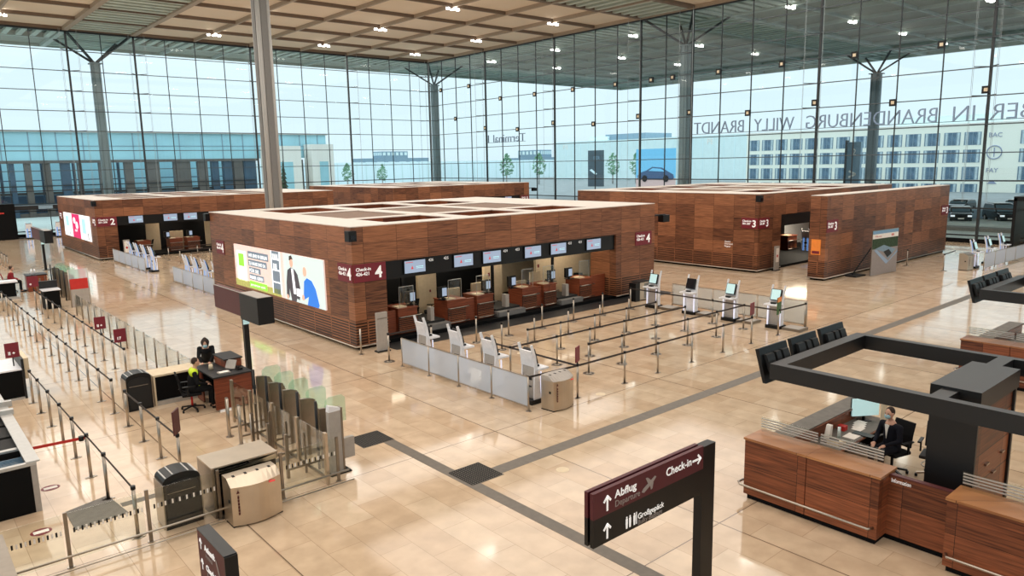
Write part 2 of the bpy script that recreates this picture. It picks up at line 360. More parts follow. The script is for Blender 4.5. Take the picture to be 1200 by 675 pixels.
# ceiling lamps (an added warm soft panel under each lights the hall)
def lamp(first, x, y, lab, power=1.0):
    if first is None:
        t = thing('ceiling_lamp', lab, 'ceiling lamp', (x, y, ZC-.05), 0, 'lamp clusters at the coffer crossings')
        MB().box(-.7, .7, -.12, .12, -.12, .0, 'rib_dark').build('housing', t)
        for a, b_ in ((-.55, 0), (.0, .1), (.55, 0), (.1, -.25)): MB().cyl(a, b_, -.2, -.05, .17, 'bulb', 12).build('spot', t)
        L = bpy.data.lights.new('light', 'AREA'); L.shape = 'SQUARE'; L.size = 12.4; L.energy = PANEL_W; L.color = (1, .955, .89)  # added soft panel, spread far wider than the fitting
        lo = bpy.data.objects.new('light', L); C.objects.link(lo); lo.location = (0, 0, -.3); lo.parent = t
        return t
    return dup(first, (x, y, ZC-.05), 0, lab)
l0 = None
xs = [10.3, 29.05, 41.55, 54.05]; ys = [80.75, 68.25, 55.75, 37.0, 24.5, 12.0, -6.75]
vis = {(29.05, 80.75): 'ceiling lamp cluster nearest the back glass wall left of the grey column', (41.55, 80.75): 'ceiling lamp cluster nearest the back glass wall right of the grey column', (54.05, 80.75): 'ceiling lamp cluster nearest the glass corner',
       (10.3, 80.75): 'ceiling lamp cluster at the left edge of the photo', (29.05, 68.25): 'ceiling lamp cluster cut by the tall grey column', (41.55, 68.25): 'ceiling lamp cluster in the second row left of the glass corner',
       (54.05, 68.25): 'ceiling lamp cluster in the second row right of the glass corner', (41.55, 55.75): 'ceiling lamp cluster at the top centre edge of the photo', (54.05, 55.75): 'ceiling lamp cluster closest to the grey louvred ceiling strip'}
k = 0
for x in [-14.7, -2.2]+xs:
    for y in ys:
        lb = vis.get((x, y), 'ceiling lamp cluster over the hall outside the photo')
        q = lamp(l0, x, y, lb); l0 = l0 or q
for i, (x, y) in enumerate([(66.5, 80.75), (66.5, 68.25), (66.5, 55.75), (79, 80.75), (79, 68.25), (79, 55.75), (91.5, 68.25), (91.5, 55.75), (66.5, 37), (79, 37), (91.5, 37), (66.5, 24.5), (79, 24.5), (91.5, 24.5), (104, 37), (104, 24.5), (66.5, 12), (79, 12)]):
    q = dup(l0, (x, y, ZC-.05), 0, 'lamp cluster under the canopy outside the right glass wall', 'lamp clusters under the outside canopy')
    for c_ in list(ALL(q)):
        if c_.type == 'LIGHT': bpy.data.objects.remove(c_)

# square floodlights on the right glass wall
HI = [(83.9, 16.3), (77.7, 16.3), (71.4, 14.28), (65.15, 14.28), (58.9, 14.28), (52.7, 14.28), (48.0, 14.28), (45.4, 14.28), (40.25, 14.28), (34.0, 14.28), (27.8, 14.28), (21.5, 14.28)]
LO = [(80.75, 12.35), (74.5, 10.84), (68.3, 10.4), (62.05, 10.84), (55.8, 10.4), (49.6, 10.84), (43.35, 10.84), (37.1, 10.4), (30.9, 10.84), (24.65, 10.4), (18.4, 10.84)]
fl0 = None
for rw, nm in ((HI, 'upper'), (LO, 'lower')):
    for i, (y, z) in enumerate(rw):
        lb = '%s black floodlight from the glass corner, %s row on the right glass wall' % (ORD[i], nm)
        if fl0 is None:
            fl0 = thing('floodlight', lb, 'floodlight', (XW-.13, y, z), 0, 'square floodlights on the right glass wall')
            MB().box(-.16, 0, -.26, .26, -.26, .26, 'black').build('housing', fl0); MB().box(-.175, -.16, -.12, .12, -.12, .12, 'cream').build('lens', fl0)
        else: dup(fl0, (XW-.13, y, z), 0, lb)

# lettering on the outside of the right glass wall (read from outside, so mirrored in here)
def fit(o, w):
    xs_ = [v.co.x for v in o.data.vertices]; o.scale.x = w/max(.01, max(xs_)-min(xs_)); return o
struct(MB().box(60.36, 60.52, 14, 43.2, 8.74, 8.78, 'transom').box(60.36, 60.52, 67.3, 74.6, 8.96, 9.0, 'transom'), 'trim_6')
for wd, y0, y1 in (('BERLIN', 15.45, 20.4), ('BRANDENBURG', 21.5, 31.7), ('WILLY', 32.9, 36.7), ('BRANDT', 37.65, 43.0)):
    tag(fit(text(wd, 'facade_lettering', None, (60.55, y0, 8.78), (R(90), 0, R(90)), 1.58, 'letter_slate', 'LEFT', .05, -.018), y1-y0), 'raised grey word %s seen mirrored through the right glass wall' % wd, 'lettering')
tag(fit(text('Terminal 1', 'facade_lettering', None, (60.55, 67.4, 9.0), (R(90), 0, R(90)), 1.4, 'letter_slate', 'LEFT', .05, -.018), 7.1), 'raised grey words Terminal 1 seen mirrored near the glass corner', 'lettering')

# ------------------------------------------------------------ check-in islands
def island(label, x0, x1, y0, y1, h, ox0, ox1, z1=3.02, dep=5.5, holes=True):
    t = thing('check_in_island', label, 'check-in island', (0, 0, 0))
    b = .14
    MB().box(x0, x0+.3, y0+1.6, y1, b, h, 'wood').build('side_wall', t)
    MB().box(x1-.3, x1, y0+1.6, y1, b, h, 'wood').build('side_wall', t)
    MB().box(x0+.3, x1-.3, y1-.3, y1, b, h, 'wood').build('rear_wall', t)
    MB().box(x0, ox0, y0, y0+1.6, b, h, 'wood').build('front_pier', t)
    MB().box(ox1, x1, y0, y0+1.6, b, h, 'wood').build('front_pier', t)
    MB().box(ox0, ox1, y0, y0+.3, z1, h, 'wood').build('fascia', t)
    MB().box(ox0, ox1, y0+.1, y0+.35, z1-.68, z1+.02, 'black').build('display_band', t)
    # plinth and bumper rail
    MB().box(x0+.12, x1-.12, y0+.12, y1-.12, 0, b, 'black_matt').build('plinth', t)
    MB().tube([(x0-.05, y1, .13), (x0-.05, y0-.05, .13), (ox0, y0-.05, .13)], .03, 'steel').build('bumper_rail', t)
    MB().tube([(ox1, y0-.05, .13), (x1+.05, y0-.05, .13), (x1+.05, y1, .13)], .03, 'steel').build('bumper_rail', t)
    # interior
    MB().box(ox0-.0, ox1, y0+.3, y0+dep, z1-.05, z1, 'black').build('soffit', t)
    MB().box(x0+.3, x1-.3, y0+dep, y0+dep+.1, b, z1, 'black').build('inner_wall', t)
    # roof with recessed light wells
    W_ = x1-x0; D = y1-y0
    cx = [x0+W_*a for a in (0, .115, .30, .353, .535, .583, .765, 1)]; cy = [y0+D*a for a in (0, .06, .225, .27, .595, .65, .90, 1)]
    rf = MB()
    for i in range(7):
        for j in range(7):
            hole = i % 2 == 1 and j % 2 == 1
            if not hole: rf.box(cx[i], cx[i+1], cy[j], cy[j+1], h, h+.03, 'roof_white')
            elif j == 3: MB().box(cx[i], cx[i+1], cy[j], cy[j+1], h-.1, h-.01, 'roof_mesh').build('roof_mesh', t)
            else:
                d = h-.7; pit = MB()
                pit.box(cx[i], cx[i+1], cy[j], cy[j+1], d-.05, d, 'wood_desk')
                pit.box(cx[i]-.04, cx[i], cy[j], cy[j+1], d, h, 'wood_desk').box(cx[i+1], cx[i+1]+.04, cy[j], cy[j+1], d, h, 'wood_desk')
                pit.box(cx[i], cx[i+1], cy[j]-.04, cy[j], d, h, 'wood_desk').box(cx[i], cx[i+1], cy[j+1], cy[j+1]+.04, d, h, 'wood_desk').build('light_well', t)
    rf.build('roof', t)
    return t
def sign_plate(x, y, z0, z1, w, num, lab, face, rng=''):
    # face '-y': spans x..x+w ; face '-x': spans y-w..y (text runs towards -Y)
    t = thing('number_sign', lab, 'sign', (x, y, z0)); h = z1-z0
    if face == '-y':
        MB().box(0, w, -.03, -.005, 0, h, 'maroon').build('panel', t); rot = FY; P = lambda u, z: (u, -.034, z)
    else:
        MB().box(-.03, -.005, -w, 0, 0, h, 'maroon').build('panel', t); rot = FX; P = lambda u, z: (-.034, -u, z)
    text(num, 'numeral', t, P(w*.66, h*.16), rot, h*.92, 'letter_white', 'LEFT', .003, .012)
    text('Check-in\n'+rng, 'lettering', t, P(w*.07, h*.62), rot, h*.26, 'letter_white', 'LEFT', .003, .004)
    return t
island('wooden check-in island with number four in the middle with picture advert on its left wall', 12.16, 28.55, 22.5, 36.45, 4.3, 13.46, 25.74)
island('wooden check-in island with number two at the left behind with the pink advert panel', 11.85, 30.5, 59.2, 72.9, 4.3, 13.2, 29.5, 3.1)
island('far wooden check-in island with number one behind the central island, lit warm brown', 36.6, 53.6, 59.2, 76.5, 4.3, 41, 52.3, 3.0)
island('wooden check-in island with number three at the right with doorway beside its corner', 37.15, 54.5, 22.05, 36.0, 4.4, 39.6, 53.6, 3.15)
t = thing('wood_clad_screen_wall', 'long thin wood-clad wall with sign 3 and aerial poster leaning before it', 'wall', (0, 0, 0))
MB().box(36.95, 53.7, 18.06, 18.95, .14, 4.4, 'wood').build('cladding', t); MB().box(36.95, 53.7, 18.06, 18.95, 4.4, 4.43, 'roof_white').build('cap', t)
MB().box(37.05, 53.6, 18.15, 18.86, 0, .14, 'black_matt').build('plinth', t)
MB().tube([(36.9, 18.95, .13), (36.9, 18.01, .13), (53.7, 18.01, .13)], .03, 'steel').build('bumper_rail', t)
sign_plate(12.16, 22.5, 2.39, 3.02, 1.28, '4', 'maroon sign Check-in 4 on the front left pier of the central island', '-y', '426-421')
sign_plate(12.16, 23.55, 2.39, 3.02, 1.03, '4', 'maroon sign 4 on the left wall of the central island at its near corner', '-x', '426-421')
sign_plate(12.16, 35.7, 2.39, 3.02, 1.0, '4', 'maroon sign 4 on the left wall of the central island at its far corner', '-x', '426-421')
sign_plate(27.1, 22.5, 2.39, 3.02, 1.2, '4', 'maroon sign 4 on the front right pier of the central island', '-y', '426-421')
sign_plate(11.9, 59.2, 2.42, 3.1, 1.3, '2', 'maroon sign Check-in 2 on the front left pier of the left rear island', '-y', '201-206')
sign_plate(11.85, 60.2, 2.42, 3.1, .98, '2', 'maroon sign 2 on the left wall of the left rear island at its near corner', '-x', '201-206')
sign_plate(11.85, 72.4, 2.42, 3.1, .98, '2', 'maroon sign 2 on the left wall of the left rear island at its far corner', '-x', '201-206')
sign_plate(37.15, 23.1, 2.49, 3.08, 1.02, '3', 'maroon sign 3 on the left wall of the right island at its corner', '-x', '301-307')
sign_plate(37.18, 22.05, 2.49, 3.08, 1.1, '3', 'maroon sign 3 on the front pier of the right island beside the doorway', '-y', '301-307')
sign_plate(36.98, 18.06, 2.52, 3.16, 1.2, '3', 'maroon sign 3 at the near end of the long wooden wall', '-y', '301-307')
sign_plate(52.5, 18.06, 2.5, 3.12, 1.2, '3', 'maroon sign 3 at the far end of the long wooden wall', '-y', '301-307')
sign_plate(52.4, 59.2, 2.3, 2.95, 1.15, '1', 'maroon sign 1 at the right end of the far back island', '-y', '101-106')
sign_plate(36.6, 75.9, 2.3, 2.95, 1.0, '1', 'maroon sign 1 on the left wall of the far back island', '-x', '101-106')
t = thing('wall_lettering', 'small pale lettering low on the left wall of the right island', 'lettering', (37.13, 24.15, 1.36))
for i, w_ in enumerate(('Gepäck', 'Oversized', 'Baggage')): text(w_, 'lettering', t, (-.01, 0, .26-.13*i), FX, .13, 'letter_white', 'LEFT', .002)
o = MB().box(36.91, 36.945, 18.3, 18.8, 1.35, 2.15, 'orange').box(36.905, 36.91, 18.35, 18.75, 1.4, 1.55, 'maroon').build('orange_notice'); tag(o, 'orange notice panel on the end face of the long wooden wall', 'notice')

# advert light boxes
t = thing('advert_light_box', 'wide lit advert with two businessmen on the left wall of the central island', 'advert', (12.13, 33.37, 1.15))
mat('ad_brick', (222, 198, 190), .4, emit=(224, 202, 194), es=.7, noise=.14, nscale=9); mat('ad_wall', (200, 214, 212), .4, emit=(196, 214, 214), es=.75); mat('ad_green', (140, 226, 60), .4, emit=(140, 230, 60), es=.8)
mat('ad_grey', (110, 124, 138), .4, emit=(116, 130, 144), es=.6); mat('ad_suit', (66, 64, 72), .4, emit=(70, 66, 74), es=.5); mat('ad_blue', (40, 120, 214), .4, emit=(30, 116, 220), es=.7)
mat('ad_skin', (222, 178, 156), .4, emit=(224, 180, 160), es=.6); mat('ad_white', (240, 244, 246), .4, emit=(240, 246, 250), es=.8); mat('ad_pink', (206, 34, 100), .4, emit=(206, 34, 100), es=.75); mat('ad_aqua', (170, 216, 224), .4, emit=(170, 220, 228), es=.75)
mat('ad_hair', (60, 44, 36), .5, emit=(60, 44, 36), es=.4); mat('ad_grass', (170, 170, 90), .4, emit=(176, 176, 100), es=.6, noise=.3, nscale=12)
Wd, Hd = 8.78, 1.86
def flat(parent, name, polys, m, dx):     # polys in (u, z) with u running towards -Y
    b = MB()
    for p in polys: b.prism([(-u, z) for u, z in p], dx, dx+.006, 'x', m)
    return b.build(name, parent)
def rc(u0, u1, z0, z1): return [(u0, z0), (u1, z0), (u1, z1), (u0, z1)]
MB().box(-.02, .04, -Wd, 0, 0, Hd, 'ad_brick').build('housing', t)
flat(t, 'grass_strip', [rc(0, 4.9, 0, .3)], 'ad_grass', -.028)
flat(t, 'picture_wall', [rc(5.3, 8.78, 0, Hd)], 'ad_wall', -.028)
flat(t, 'shelf', [rc(4.15, 4.9, .1, Hd)], 'ad_grey', -.028); flat(t, 'shelf_board', [rc(4.15, 4.9, z, z+.06) for z in (.55, 1.05, 1.5)]+[rc(4.1, 4.18, .1, Hd), rc(4.9, 4.98, .1, Hd)]+[rc(4.25+i*.15, 4.33+i*.15, 1.56, 1.75) for i in range(4)]+[rc(4.3+i*.13, 4.37+i*.13, 1.11, 1.35) for i in range(3)], 'ad_white', -.034)
flat(t, 'logo_card', [rc(.3, 1.35, .25, 1.6)], 'ad_white', -.028); flat(t, 'logo_square', [rc(.5, 1.12, .92, 1.48)], 'ad_green', -.034)
flat(t, 'text_bar', [rc(1.6, 3.8, 1.36, 1.66), rc(1.6, 3.6, 1.02, 1.29), rc(1.65, 2.9, .72, .96), rc(1.65, 3.2, .42, .66)], 'ad_grey', -.028)
flat(t, 'green_bar', [rc(1.65, 3.5, .08, .35)], 'ad_green', -.034)
for i, (z, w, s_) in enumerate(((1.42, 2.0, 'WIR SIND IN BERLIN'), (1.07, 1.8, 'ZU HAUSE UND DA'), (.75, 1.0, 'FÜR SIE'), (.46, 1.4, 'IMMER GERN'))): fit(text(s_, 'lettering', t, (-.036, -1.7, z), FX, .2, 'ad_white', 'LEFT', .002, .004), w)
fit(text('gemeinsam stark', 'lettering', t, (-.042, -1.75, .15), FX, .16, 'ad_white', 'LEFT', .002), 1.6)
def circ(u, z, r, k=14, sy=1): return [(u+r*math.cos(2*math.pi*i/k), z+r*sy*math.sin(2*math.pi*i/k)) for i in range(k)]
flat(t, 'left_figure', [[(5.45, .1), (5.5, .7), (5.65, 1.2), (5.95, 1.33), (6.3, 1.28), (6.55, 1.1), (6.75, .5), (6.6, .1), (6.4, .15), (6.3, .0), (5.9, 0), (5.75, .5), (5.7, .1)]], 'ad_suit', -.034)
flat(t, 'shirt', [[(6.02, 1.3), (6.2, 1.28), (6.35, .3), (6.12, .3)], rc(6.4, 6.85, .25, .55)], 'ad_white', -.040)
flat(t, 'face', [circ(6.05, 1.52, .15, sy=1.2), circ(7.2, 1.28, .16, sy=1.2), circ(5.55, .12, .1), circ(6.95, .25, .12)], 'ad_skin', -.040)
flat(t, 'hair', [[(5.88, 1.6), (5.9, 1.78), (6.1, 1.82), (6.22, 1.66), (6.1, 1.68)]], 'ad_hair', -.046)
flat(t, 'right_figure', [[(7.0, .3), (7.1, .9), (7.35, 1.05), (7.75, .98), (8.05, .7), (8.3, .1), (8.2, 0), (7.3, 0), (7.45, .35), (6.9, .12)]], 'ad_blue', -.034)
t = thing('advert_light_box', 'lit three-part advert with a pink middle on the left wall of the left rear island', 'advert', (11.82, 70.6, 1.22))
MB().box(-.02, .04, -9.5, 0, 0, 1.86, 'ad_white').build('housing', t)
flat(t, 'pink_panel', [rc(3.3, 6.1, 0, 1.86)], 'ad_pink', -.03); flat(t, 'picture', [rc(6.9, 8.1, .5, 1.6), rc(.9, 2.0, .8, 1.6)], 'ad_aqua', -.03)
flat(t, 'petal', [circ(4.2, 1.35, .42, sy=.6), circ(5.0, 1.0, .45, sy=.65)], 'ad_white', -.036); text('airport', 'lettering', t, (-.036, -4.1, .5), FX, .35, 'ad_white', 'LEFT', .002)
flat(t, 'small_figure', [rc(8.7, 8.85, .1, .6), rc(1.2, 1.35, .1, .35), rc(2.0, 2.15, .15, .4)], 'ad_suit', -.036)

# corner cameras on the islands
for (x, y, z), lb in (((12.1, 22.42, 4.0), 'black camera box at the near top corner of the central island'), ((11.8, 59.1, 4.05), 'black camera box at the near top corner of the left rear island'), ((37.1, 22.0, 4.15), 'black camera box at the near top corner of the right island'), ((12.1, 36.5, 4.05), 'black camera box at the far left top corner of the central island')):
    t = thing('security_camera', lb, 'camera', (x, y, z)); MB().box(-.15, .15, -.15, .15, -.16, .2, 'black').build('housing', t); MB().box(-.1, .1, -.17, -.15, -.1, .05, 'screen_dark').build('lens', t)
for (x, y, z), lb in (((28.6, 22.6, 3.62), 'black camera on an arm at the right top corner of the central island'), ((53.62, 59.3, 3.6), 'black camera on an arm at the right corner of the far back island')):
    t = thing('security_camera', lb, 'camera', (x, y, z)); MB().bar((-.03, 0, .1), (.9, 0, .1), .07, .07, 'black').build('arm', t); MB().box(.55, 1.05, -.16, .16, -.25, .1, 'black').build('housing', t)

# display screens hanging on the band
scr0 = None
def hscreen(x0, y, z0, w, h, lb, grp):
    global scr0
    if scr0 is None:
        scr0 = thing('display_screen', lb, 'display screen', (x0, y, z0), 0, grp)
        MB().box(-.03, w+.03, -.06, -.0, -.03, h+.03, 'black').build('housing', scr0)
        MB().box(0, w, -.065, -.06, 0, h, 'screen_white').build('screen', scr0)
        MB().prism([(w*.3, h*.3), (w*.42, h*.3), (w*.36, h*.6)], -.068, -.065, 'y', 'red_soft').box(w*.06, w*.4, -.068, -.065, h*.84, h*.89, 'red_soft').box(w*.55, w*.9, -.068, -.065, h*.45, h*.5, 'ad_aqua').box(w*.55, w*.9, -.068, -.065, h*.33, h*.37, 'ad_aqua').build('logo', scr0)
        scr0.location = (x0, y, z0); return scr0
    r = dup(scr0, (x0, y, z0), 0, lb, grp); return r
for i, x in enumerate((14.27, 16.5, 17.92, 20.13, 21.62, 23.84)):
    hscreen(x, 22.6, 2.48, .9, .45, '%s white display screen from the left over the central island counters' % ORD[i], 'display screens over the central island counters')
for i, x in enumerate((14.0, 16.42, 17.88, 20.3, 21.8, 24.2, 25.7)):
    hscreen(x, 59.28, 2.56, .98, .5, '%s white display screen from the left over the left rear island counters' % ORD[i], 'display screens over the left rear island counters').scale = (1.08, 1, 1.1)
for i, x in enumerate((50.2,)): hscreen(x, 59.28, 2.45, .9, .45, 'white display screen over the counters of the far back island', 'display screens of the far back island')
for i, (x, s_) in enumerate(((15.35, '426'), (16.05, '425'), (19.0, '424'), (19.65, '423'), (22.7, '422'), (23.35, '421'))):
    tag(text(s_, 'counter_number', None, (x, 22.59, 2.82), FY, .15, 'letter_white', 'LEFT', .003), '%s small white counter number from the left on the black band of the central island' % ORD[i], 'number')

# counters
def counter(first, x0, y, w, lb, grp):
    if first is None:
        t = thing('check_in_counter', lb, 'counter', (x0, y, 0), 0, grp)
        MB().box(.02, w-.02, .04, .95, .12, 1.08, 'wood_red').build('body', t)
        g_ = MB().box(.02, w-.02, .02, .04, .16, .76, 'rubber')
        for i in range(8): g_.box(.03, w-.03, .0, .02, .18+i*.073, .215+i*.073, 'wood_plain')
        g_.build('lattice_front', t)
        MB().box(0, w, -.02, .97, 1.08, 1.12, 'wood_red').box(.04, w*.5, .1, .5, 1.12, 1.16, 'cream').build('top', t)
        MB().tube([(.05, .03, .8), (.05, -.08, .8), (w+.08, -.08, .8), (w+.08, .03, .8)], .022, 'steel').build('rail', t)
        MB().tube([(.05, .03, .24), (.05, -.08, .24), (w+.08, -.08, .24), (w+.08, .03, .24)], .022, 'steel').build('rail', t)
        MB().box(.08, w-.08, .1, .9, 0, .12, 'black_matt').build('plinth', t)
        return t
    r = dup(first, (x0, y, 0), 0, lb, grp); r.scale.x = w/.88; return r
c0 = None
for i, (x, w) in enumerate(((14.2, .92), (16.45, .92), (17.92, .88), (20.36, .86), (21.62, .78), (23.86, .82))):
    q = counter(c0, x, 23.0, .88 if c0 is None else w, '%s red-brown counter from the left in the central island' % ORD[i], 'counters of the central island'); c0 = c0 or q
for i, (x, w) in enumerate(((14.6, 1.0), (16.9, 1.0), (18.2, 1.0), (20.6, 1.0), (22.0, 1.0), (24.6, 1.0))):
    counter(c0, x, 60.0, w, '%s red-brown counter from the left in the left rear island' % ORD[i], 'counters of the left rear island')
counter(c0, 46.8, 25.5, 1.3, 'single dark counter seen through the doorway of the right island', None)
for i, (x0, x1) in enumerate(((13.48, 14.18), (17.38, 17.9), (21.24, 21.6), (24.75, 25.7))):
    t = thing('infill_panel', '%s wooden infill panel between counters of the central island from the left' % ORD[i], 'panel', (x0, 23.15, 0), 0, 'infill panels of the central island')
    MB().box(0, x1-x0, 0, .1, .12, 1.05 if i < 3 else 1.15, 'wood_red').build('board', t); MB().box(.02, x1-x0-.02, .02, .4, 0, .12, 'black_matt').build('plinth', t)
for i, (x0, x1) in enumerate(((15.15, 16.4), (18.85, 20.3), (22.45, 23.8))):
    t = thing('baggage_scale', '%s grey baggage conveyor from the left between the counters of the central island' % ORD[i], 'conveyor', (x0, 22.75, 0), 0, 'baggage conveyors of the central island'); w = x1-x0
    MB().box(0, w, 0, 1.3, 0, .34, 'conveyor').build('scale_platform', t); MB().box(.06, w-.06, .3, 2.6, .34, .42, 'rubber').build('belt', t)
    MB().box(w*.45, w*.58, .35, .6, .34, .95, 'grey_panel').build('guide_post', t); MB().box(.05, w-.05, 2.2, 2.3, .4, 1.0, 'black').build('curtain', t)
mon0 = None
def monitor(x, y, z, lb, grp, rz=0):
    global mon0
    if mon0 is None:
        mon0 = thing('counter_terminal', lb, 'monitor', (x, y, z), rz, grp)
        MB().box(-.3, .12, -.05, .05, .08, .52, 'black').build('housing', mon0); MB().box(-.11, .1, -.06, -.05, .14, .46, 'screen_white').build('screen', mon0)
        MB().cyl(-.05, 0, 0, .09, .06, 'black').box(-.22, .14, -.14, .14, 0, .02, 'black').build('stand', mon0); return
    dup(mon0, (x, y, z), rz, lb, grp)
for i, x in enumerate((15.3, 16.5, 19.0, 20.1, 22.72, 23.5)):
    monitor(x, 23.3 if x not in (15.3, 19.0, 22.72) else 23.35, 1.14, '%s black counter terminal with lit screen from the left in the central island' % ORD[i], 'counter terminals of the central island')
for o in [o for o in bpy.data.objects if o.get('group') == 'counter terminals of the central island']:
    if round(o.location.x, 2) in (15.3, 19.0, 22.72): o.location.x -= .25
for i, x in enumerate((16.9, 18.6, 22.6, 24.9)):
    monitor(x, 60.3, 1.14, '%s black counter terminal with lit screen from the left in the left rear island' % ORD[i], 'counter terminals of the left rear island')
for i, x in enumerate((14.35, 16.6, 18.0, 20.45, 21.7, 23.95)):
    t = thing('protective_screen', '%s clear protective screen from the left on the central island counters' % ORD[i], 'protective screen', (x, 23.12, 1.17), 0, 'protective screens of the central island')
    MB().box(0, .62, 0, .008, .0, .72, 'clear_glass').build('pane', t); MB().box(-.012, 0, -.006, .014, -.05, .74, 'alu').box(.62, .632, -.006, .014, -.05, .74, 'alu').box(-.012, .632, -.006, .014, .72, .74, 'alu').build('frame', t)
# inner partitions and office things
def slab(name, lb, cat, x0, x1, y0, y1, z0, z1, m, extra=None):
    t = thing(name, lb, cat, (x0, y0, z0)); MB().box(0, x1-x0, 0, y1-y0, 0, z1-z0, m).build('panel', t)
    if extra: extra(t)
    return t
slab('partition', 'tall beige partition behind the left conveyor inside the central island', 'partition', 16.3, 17.2, 24.8, 24.95, 0, 2.95, 'cream_wall', lambda t: MB().box(.55, .62, -.01, 0, 1.2, 1.3, 'maroon').build('handle', t))
slab('partition', 'tall beige partition behind the middle conveyor inside the central island', 'partition', 19.75, 20.75, 24.8, 24.95, 0, 2.95, 'cream_wall', lambda t: MB().box(.2, .3, -.01, 0, 1.5, 1.65, 'maroon').build('handle', t))
slab('partition', 'wide beige rear partition at the right inside the central island', 'partition', 22.9, 26.6, 24.9, 25.05, 0, 2.95, 'cream_wall', lambda t: MB().box(.1, .2, -.01, 0, 1.55, 1.7, 'maroon').build('handle', t))
slab('partition', 'yellow lit back panel inside the central island', 'partition', 22.3, 25.0, 27.2, 27.3, 0, 2.9, 'cream')
for i, (x, z) in enumerate(((15.15, 1.45), (17.4, 1.32), (18.62, 1.4), (21.1, 1.2), (21.95, 1.5))):
    slab('desk_screen', '%s low beige desk screen from the left behind the counters of the central island' % ORD[i], 'desk screen', x, x+.6, 24.25, 24.33, 0, z, 'cream_wall')
for i, (x, z) in enumerate(((14.7, 2.3), (19.2, 2.3), (23.5, 2.3))):
    slab('partition', '%s beige partition from the left inside the left rear island' % ORD[i], 'partition', x+1.1, x+2.1, 62, 62.15, 0, 3.05, 'cream_wall')
    slab('desk_screen', '%s low beige desk screen from the left in the left rear island' % ORD[i], 'desk screen', x+2.6, x+3.6, 61.2, 61.3, 0, 1.6, 'cream_wall')
for x0, y0, sz in ((19.5, 25, 120), (15.5, 24.2, 40), (24.0, 23.6, 60), (18, 61.5, 70), (23, 61.5, 70), (48, 25.0, 250)):
    L = bpy.data.lights.new('counter_light', 'AREA'); L.size = 2.0; L.energy = sz; L.color = (1, .86, .66)
    lo = bpy.data.objects.new('counter_light', L); C.objects.link(lo); lo.location = (x0, y0, 2.9)
slab('partition', 'violet-white lit wall deep inside the doorway of the right island', 'partition', 50.0, 53.5, 27.5, 27.6, 0, 3.1, 'mirror_white')

# ------------------------------------------------------------ self-service kiosks
kio = {}
def kiosk(style, x, y, rz, lb, grp, scale_plate=True):
    key = (style, scale_plate)
    if key in kio: return dup(kio[key], (x, y, 0), rz, lb, grp)
    t = thing('self_check_in_kiosk', lb, 'kiosk', (0, 0, 0), 0, grp)
    # profile (x, z), the user stands at -X
    prof = [(-.10, .02), (.16, .02), (.15, .5), (.12, .95), (.17, 1.3), (.26, 1.62), (.19, 1.63), (.08, 1.3), (.02, .95), (-.06, .5)]
    for y0 in (-.27, .23): MB().prism(prof, y0, y0+.04, 'y', 'white').build('side_fin', t)
    MB().box(.0, .1, -.23, .23, .06, 1.0, 'grey_panel' if style == 'plain' else 'white').build('body', t)
    MB().prism([(.05, 1.0), (.12, 1.0), (.24, 1.45), (.17, 1.45)], -.23, .23, 'y', 'white').build('upper_body', t)
    s_ = MB().prism([(-.06, 1.08), (-.0, 1.05), (.12, 1.46), (.06, 1.49)], -.21, .21, 'y', 'charcoal').build('screen_housing', t)
    MB().prism([(-.07, 1.10), (-.06, 1.10), (.05, 1.47), (.04, 1.47)], -.18, .18, 'y', 'screen_dark' if style == 'dark' else 'screen_teal').build('screen', t)
    MB().box(-.36, .05, -.3, .3, .90, .95, 'white').build('shelf', t); MB().box(-.2, -.08, -.08, .1, .95, 1.0, 'black').build('scanner', t)
    MB().box(-.115, -.1, -.27, -.23, .05, .85, 'lit_white').box(-.115, -.1, .23, .27, .05, .85, 'lit_white').build('light_strip', t)
    if style == 'striped':
        b = MB()
        for y0 in (-.275, .27):
            b.prism([(-.02, .1), (.03, .1), (.04, .5), (.06, .95), (.11, 1.3), (.19, 1.58), (.16, 1.58), (.08, 1.3), (.03, .95), (0, .5)], y0, y0+.005, 'y', 'lit_blue')
        b.box(.1, .105, -.2, -.08, .1, 1.0, 'lit_blue').box(.1, .105, .08, .2, .1, 1.0, 'lit_blue').build('blue_stripe', t)
    MB().box(-.18, .28, -.3, .3, 0, .12, 'black').build('base', t)
    MB().box(.101, .106, -.12, .12, .62, .72, 'charcoal').build('vent', t); MB().box(.101, .106, -.1, .1, .42, .46, 'charcoal').build('vent', t)
    if scale_plate: MB().box(-.1, .55, -1.05, -.34, 0, .09, 'steel_dark').box(-.06, .51, -1.0, -.38, .09, .1, 'grey_panel').build('baggage_scale', t)
    kio[key] = t; t.location = (x, y, 0); t.rotation_euler = (0, 0, rz); return t
for i, y in enumerate((14.2, 16.15, 18.05, 20.0)):
    kiosk('dark' if i == 2 else 'plain', 25.35, y, 0, ['white kiosk at the right end of the row facing the queue before the central island', 'second white kiosk from the right in the row facing the queue', 'white kiosk with dark screen in the row facing the queue', 'white kiosk nearest the central island in the row facing the queue'][i], 'white kiosks on the far side of the queue')
for i, y in enumerate((14.2, 15.85, 17.45, 19.25)):
    kiosk('plain', 12.85, y, R(180), ['white kiosk seen from behind beside the steel bin', 'second white kiosk behind the frosted screen counted from the steel bin', 'third white kiosk behind the frosted screen counted from the steel bin', 'white kiosk behind the frosted screen nearest the central island'][i], 'white kiosks behind the frosted glass screen', False)
for i, y in enumerate((49.9, 51.6, 53.3, 55.0)):
    kiosk('striped', 13.0, y, R(180), '%s blue-striped kiosk from the front in the row beside the left rear island' % ORD[i], 'striped kiosks beside the left rear island', False)
for i, y in enumerate((38.6, 40.3, 41.9, 43.4)):
    kiosk('striped', 13.1, y, R(180), '%s blue-striped kiosk from the front in the row behind the central island' % ORD[i], 'striped kiosks behind the central island', False)
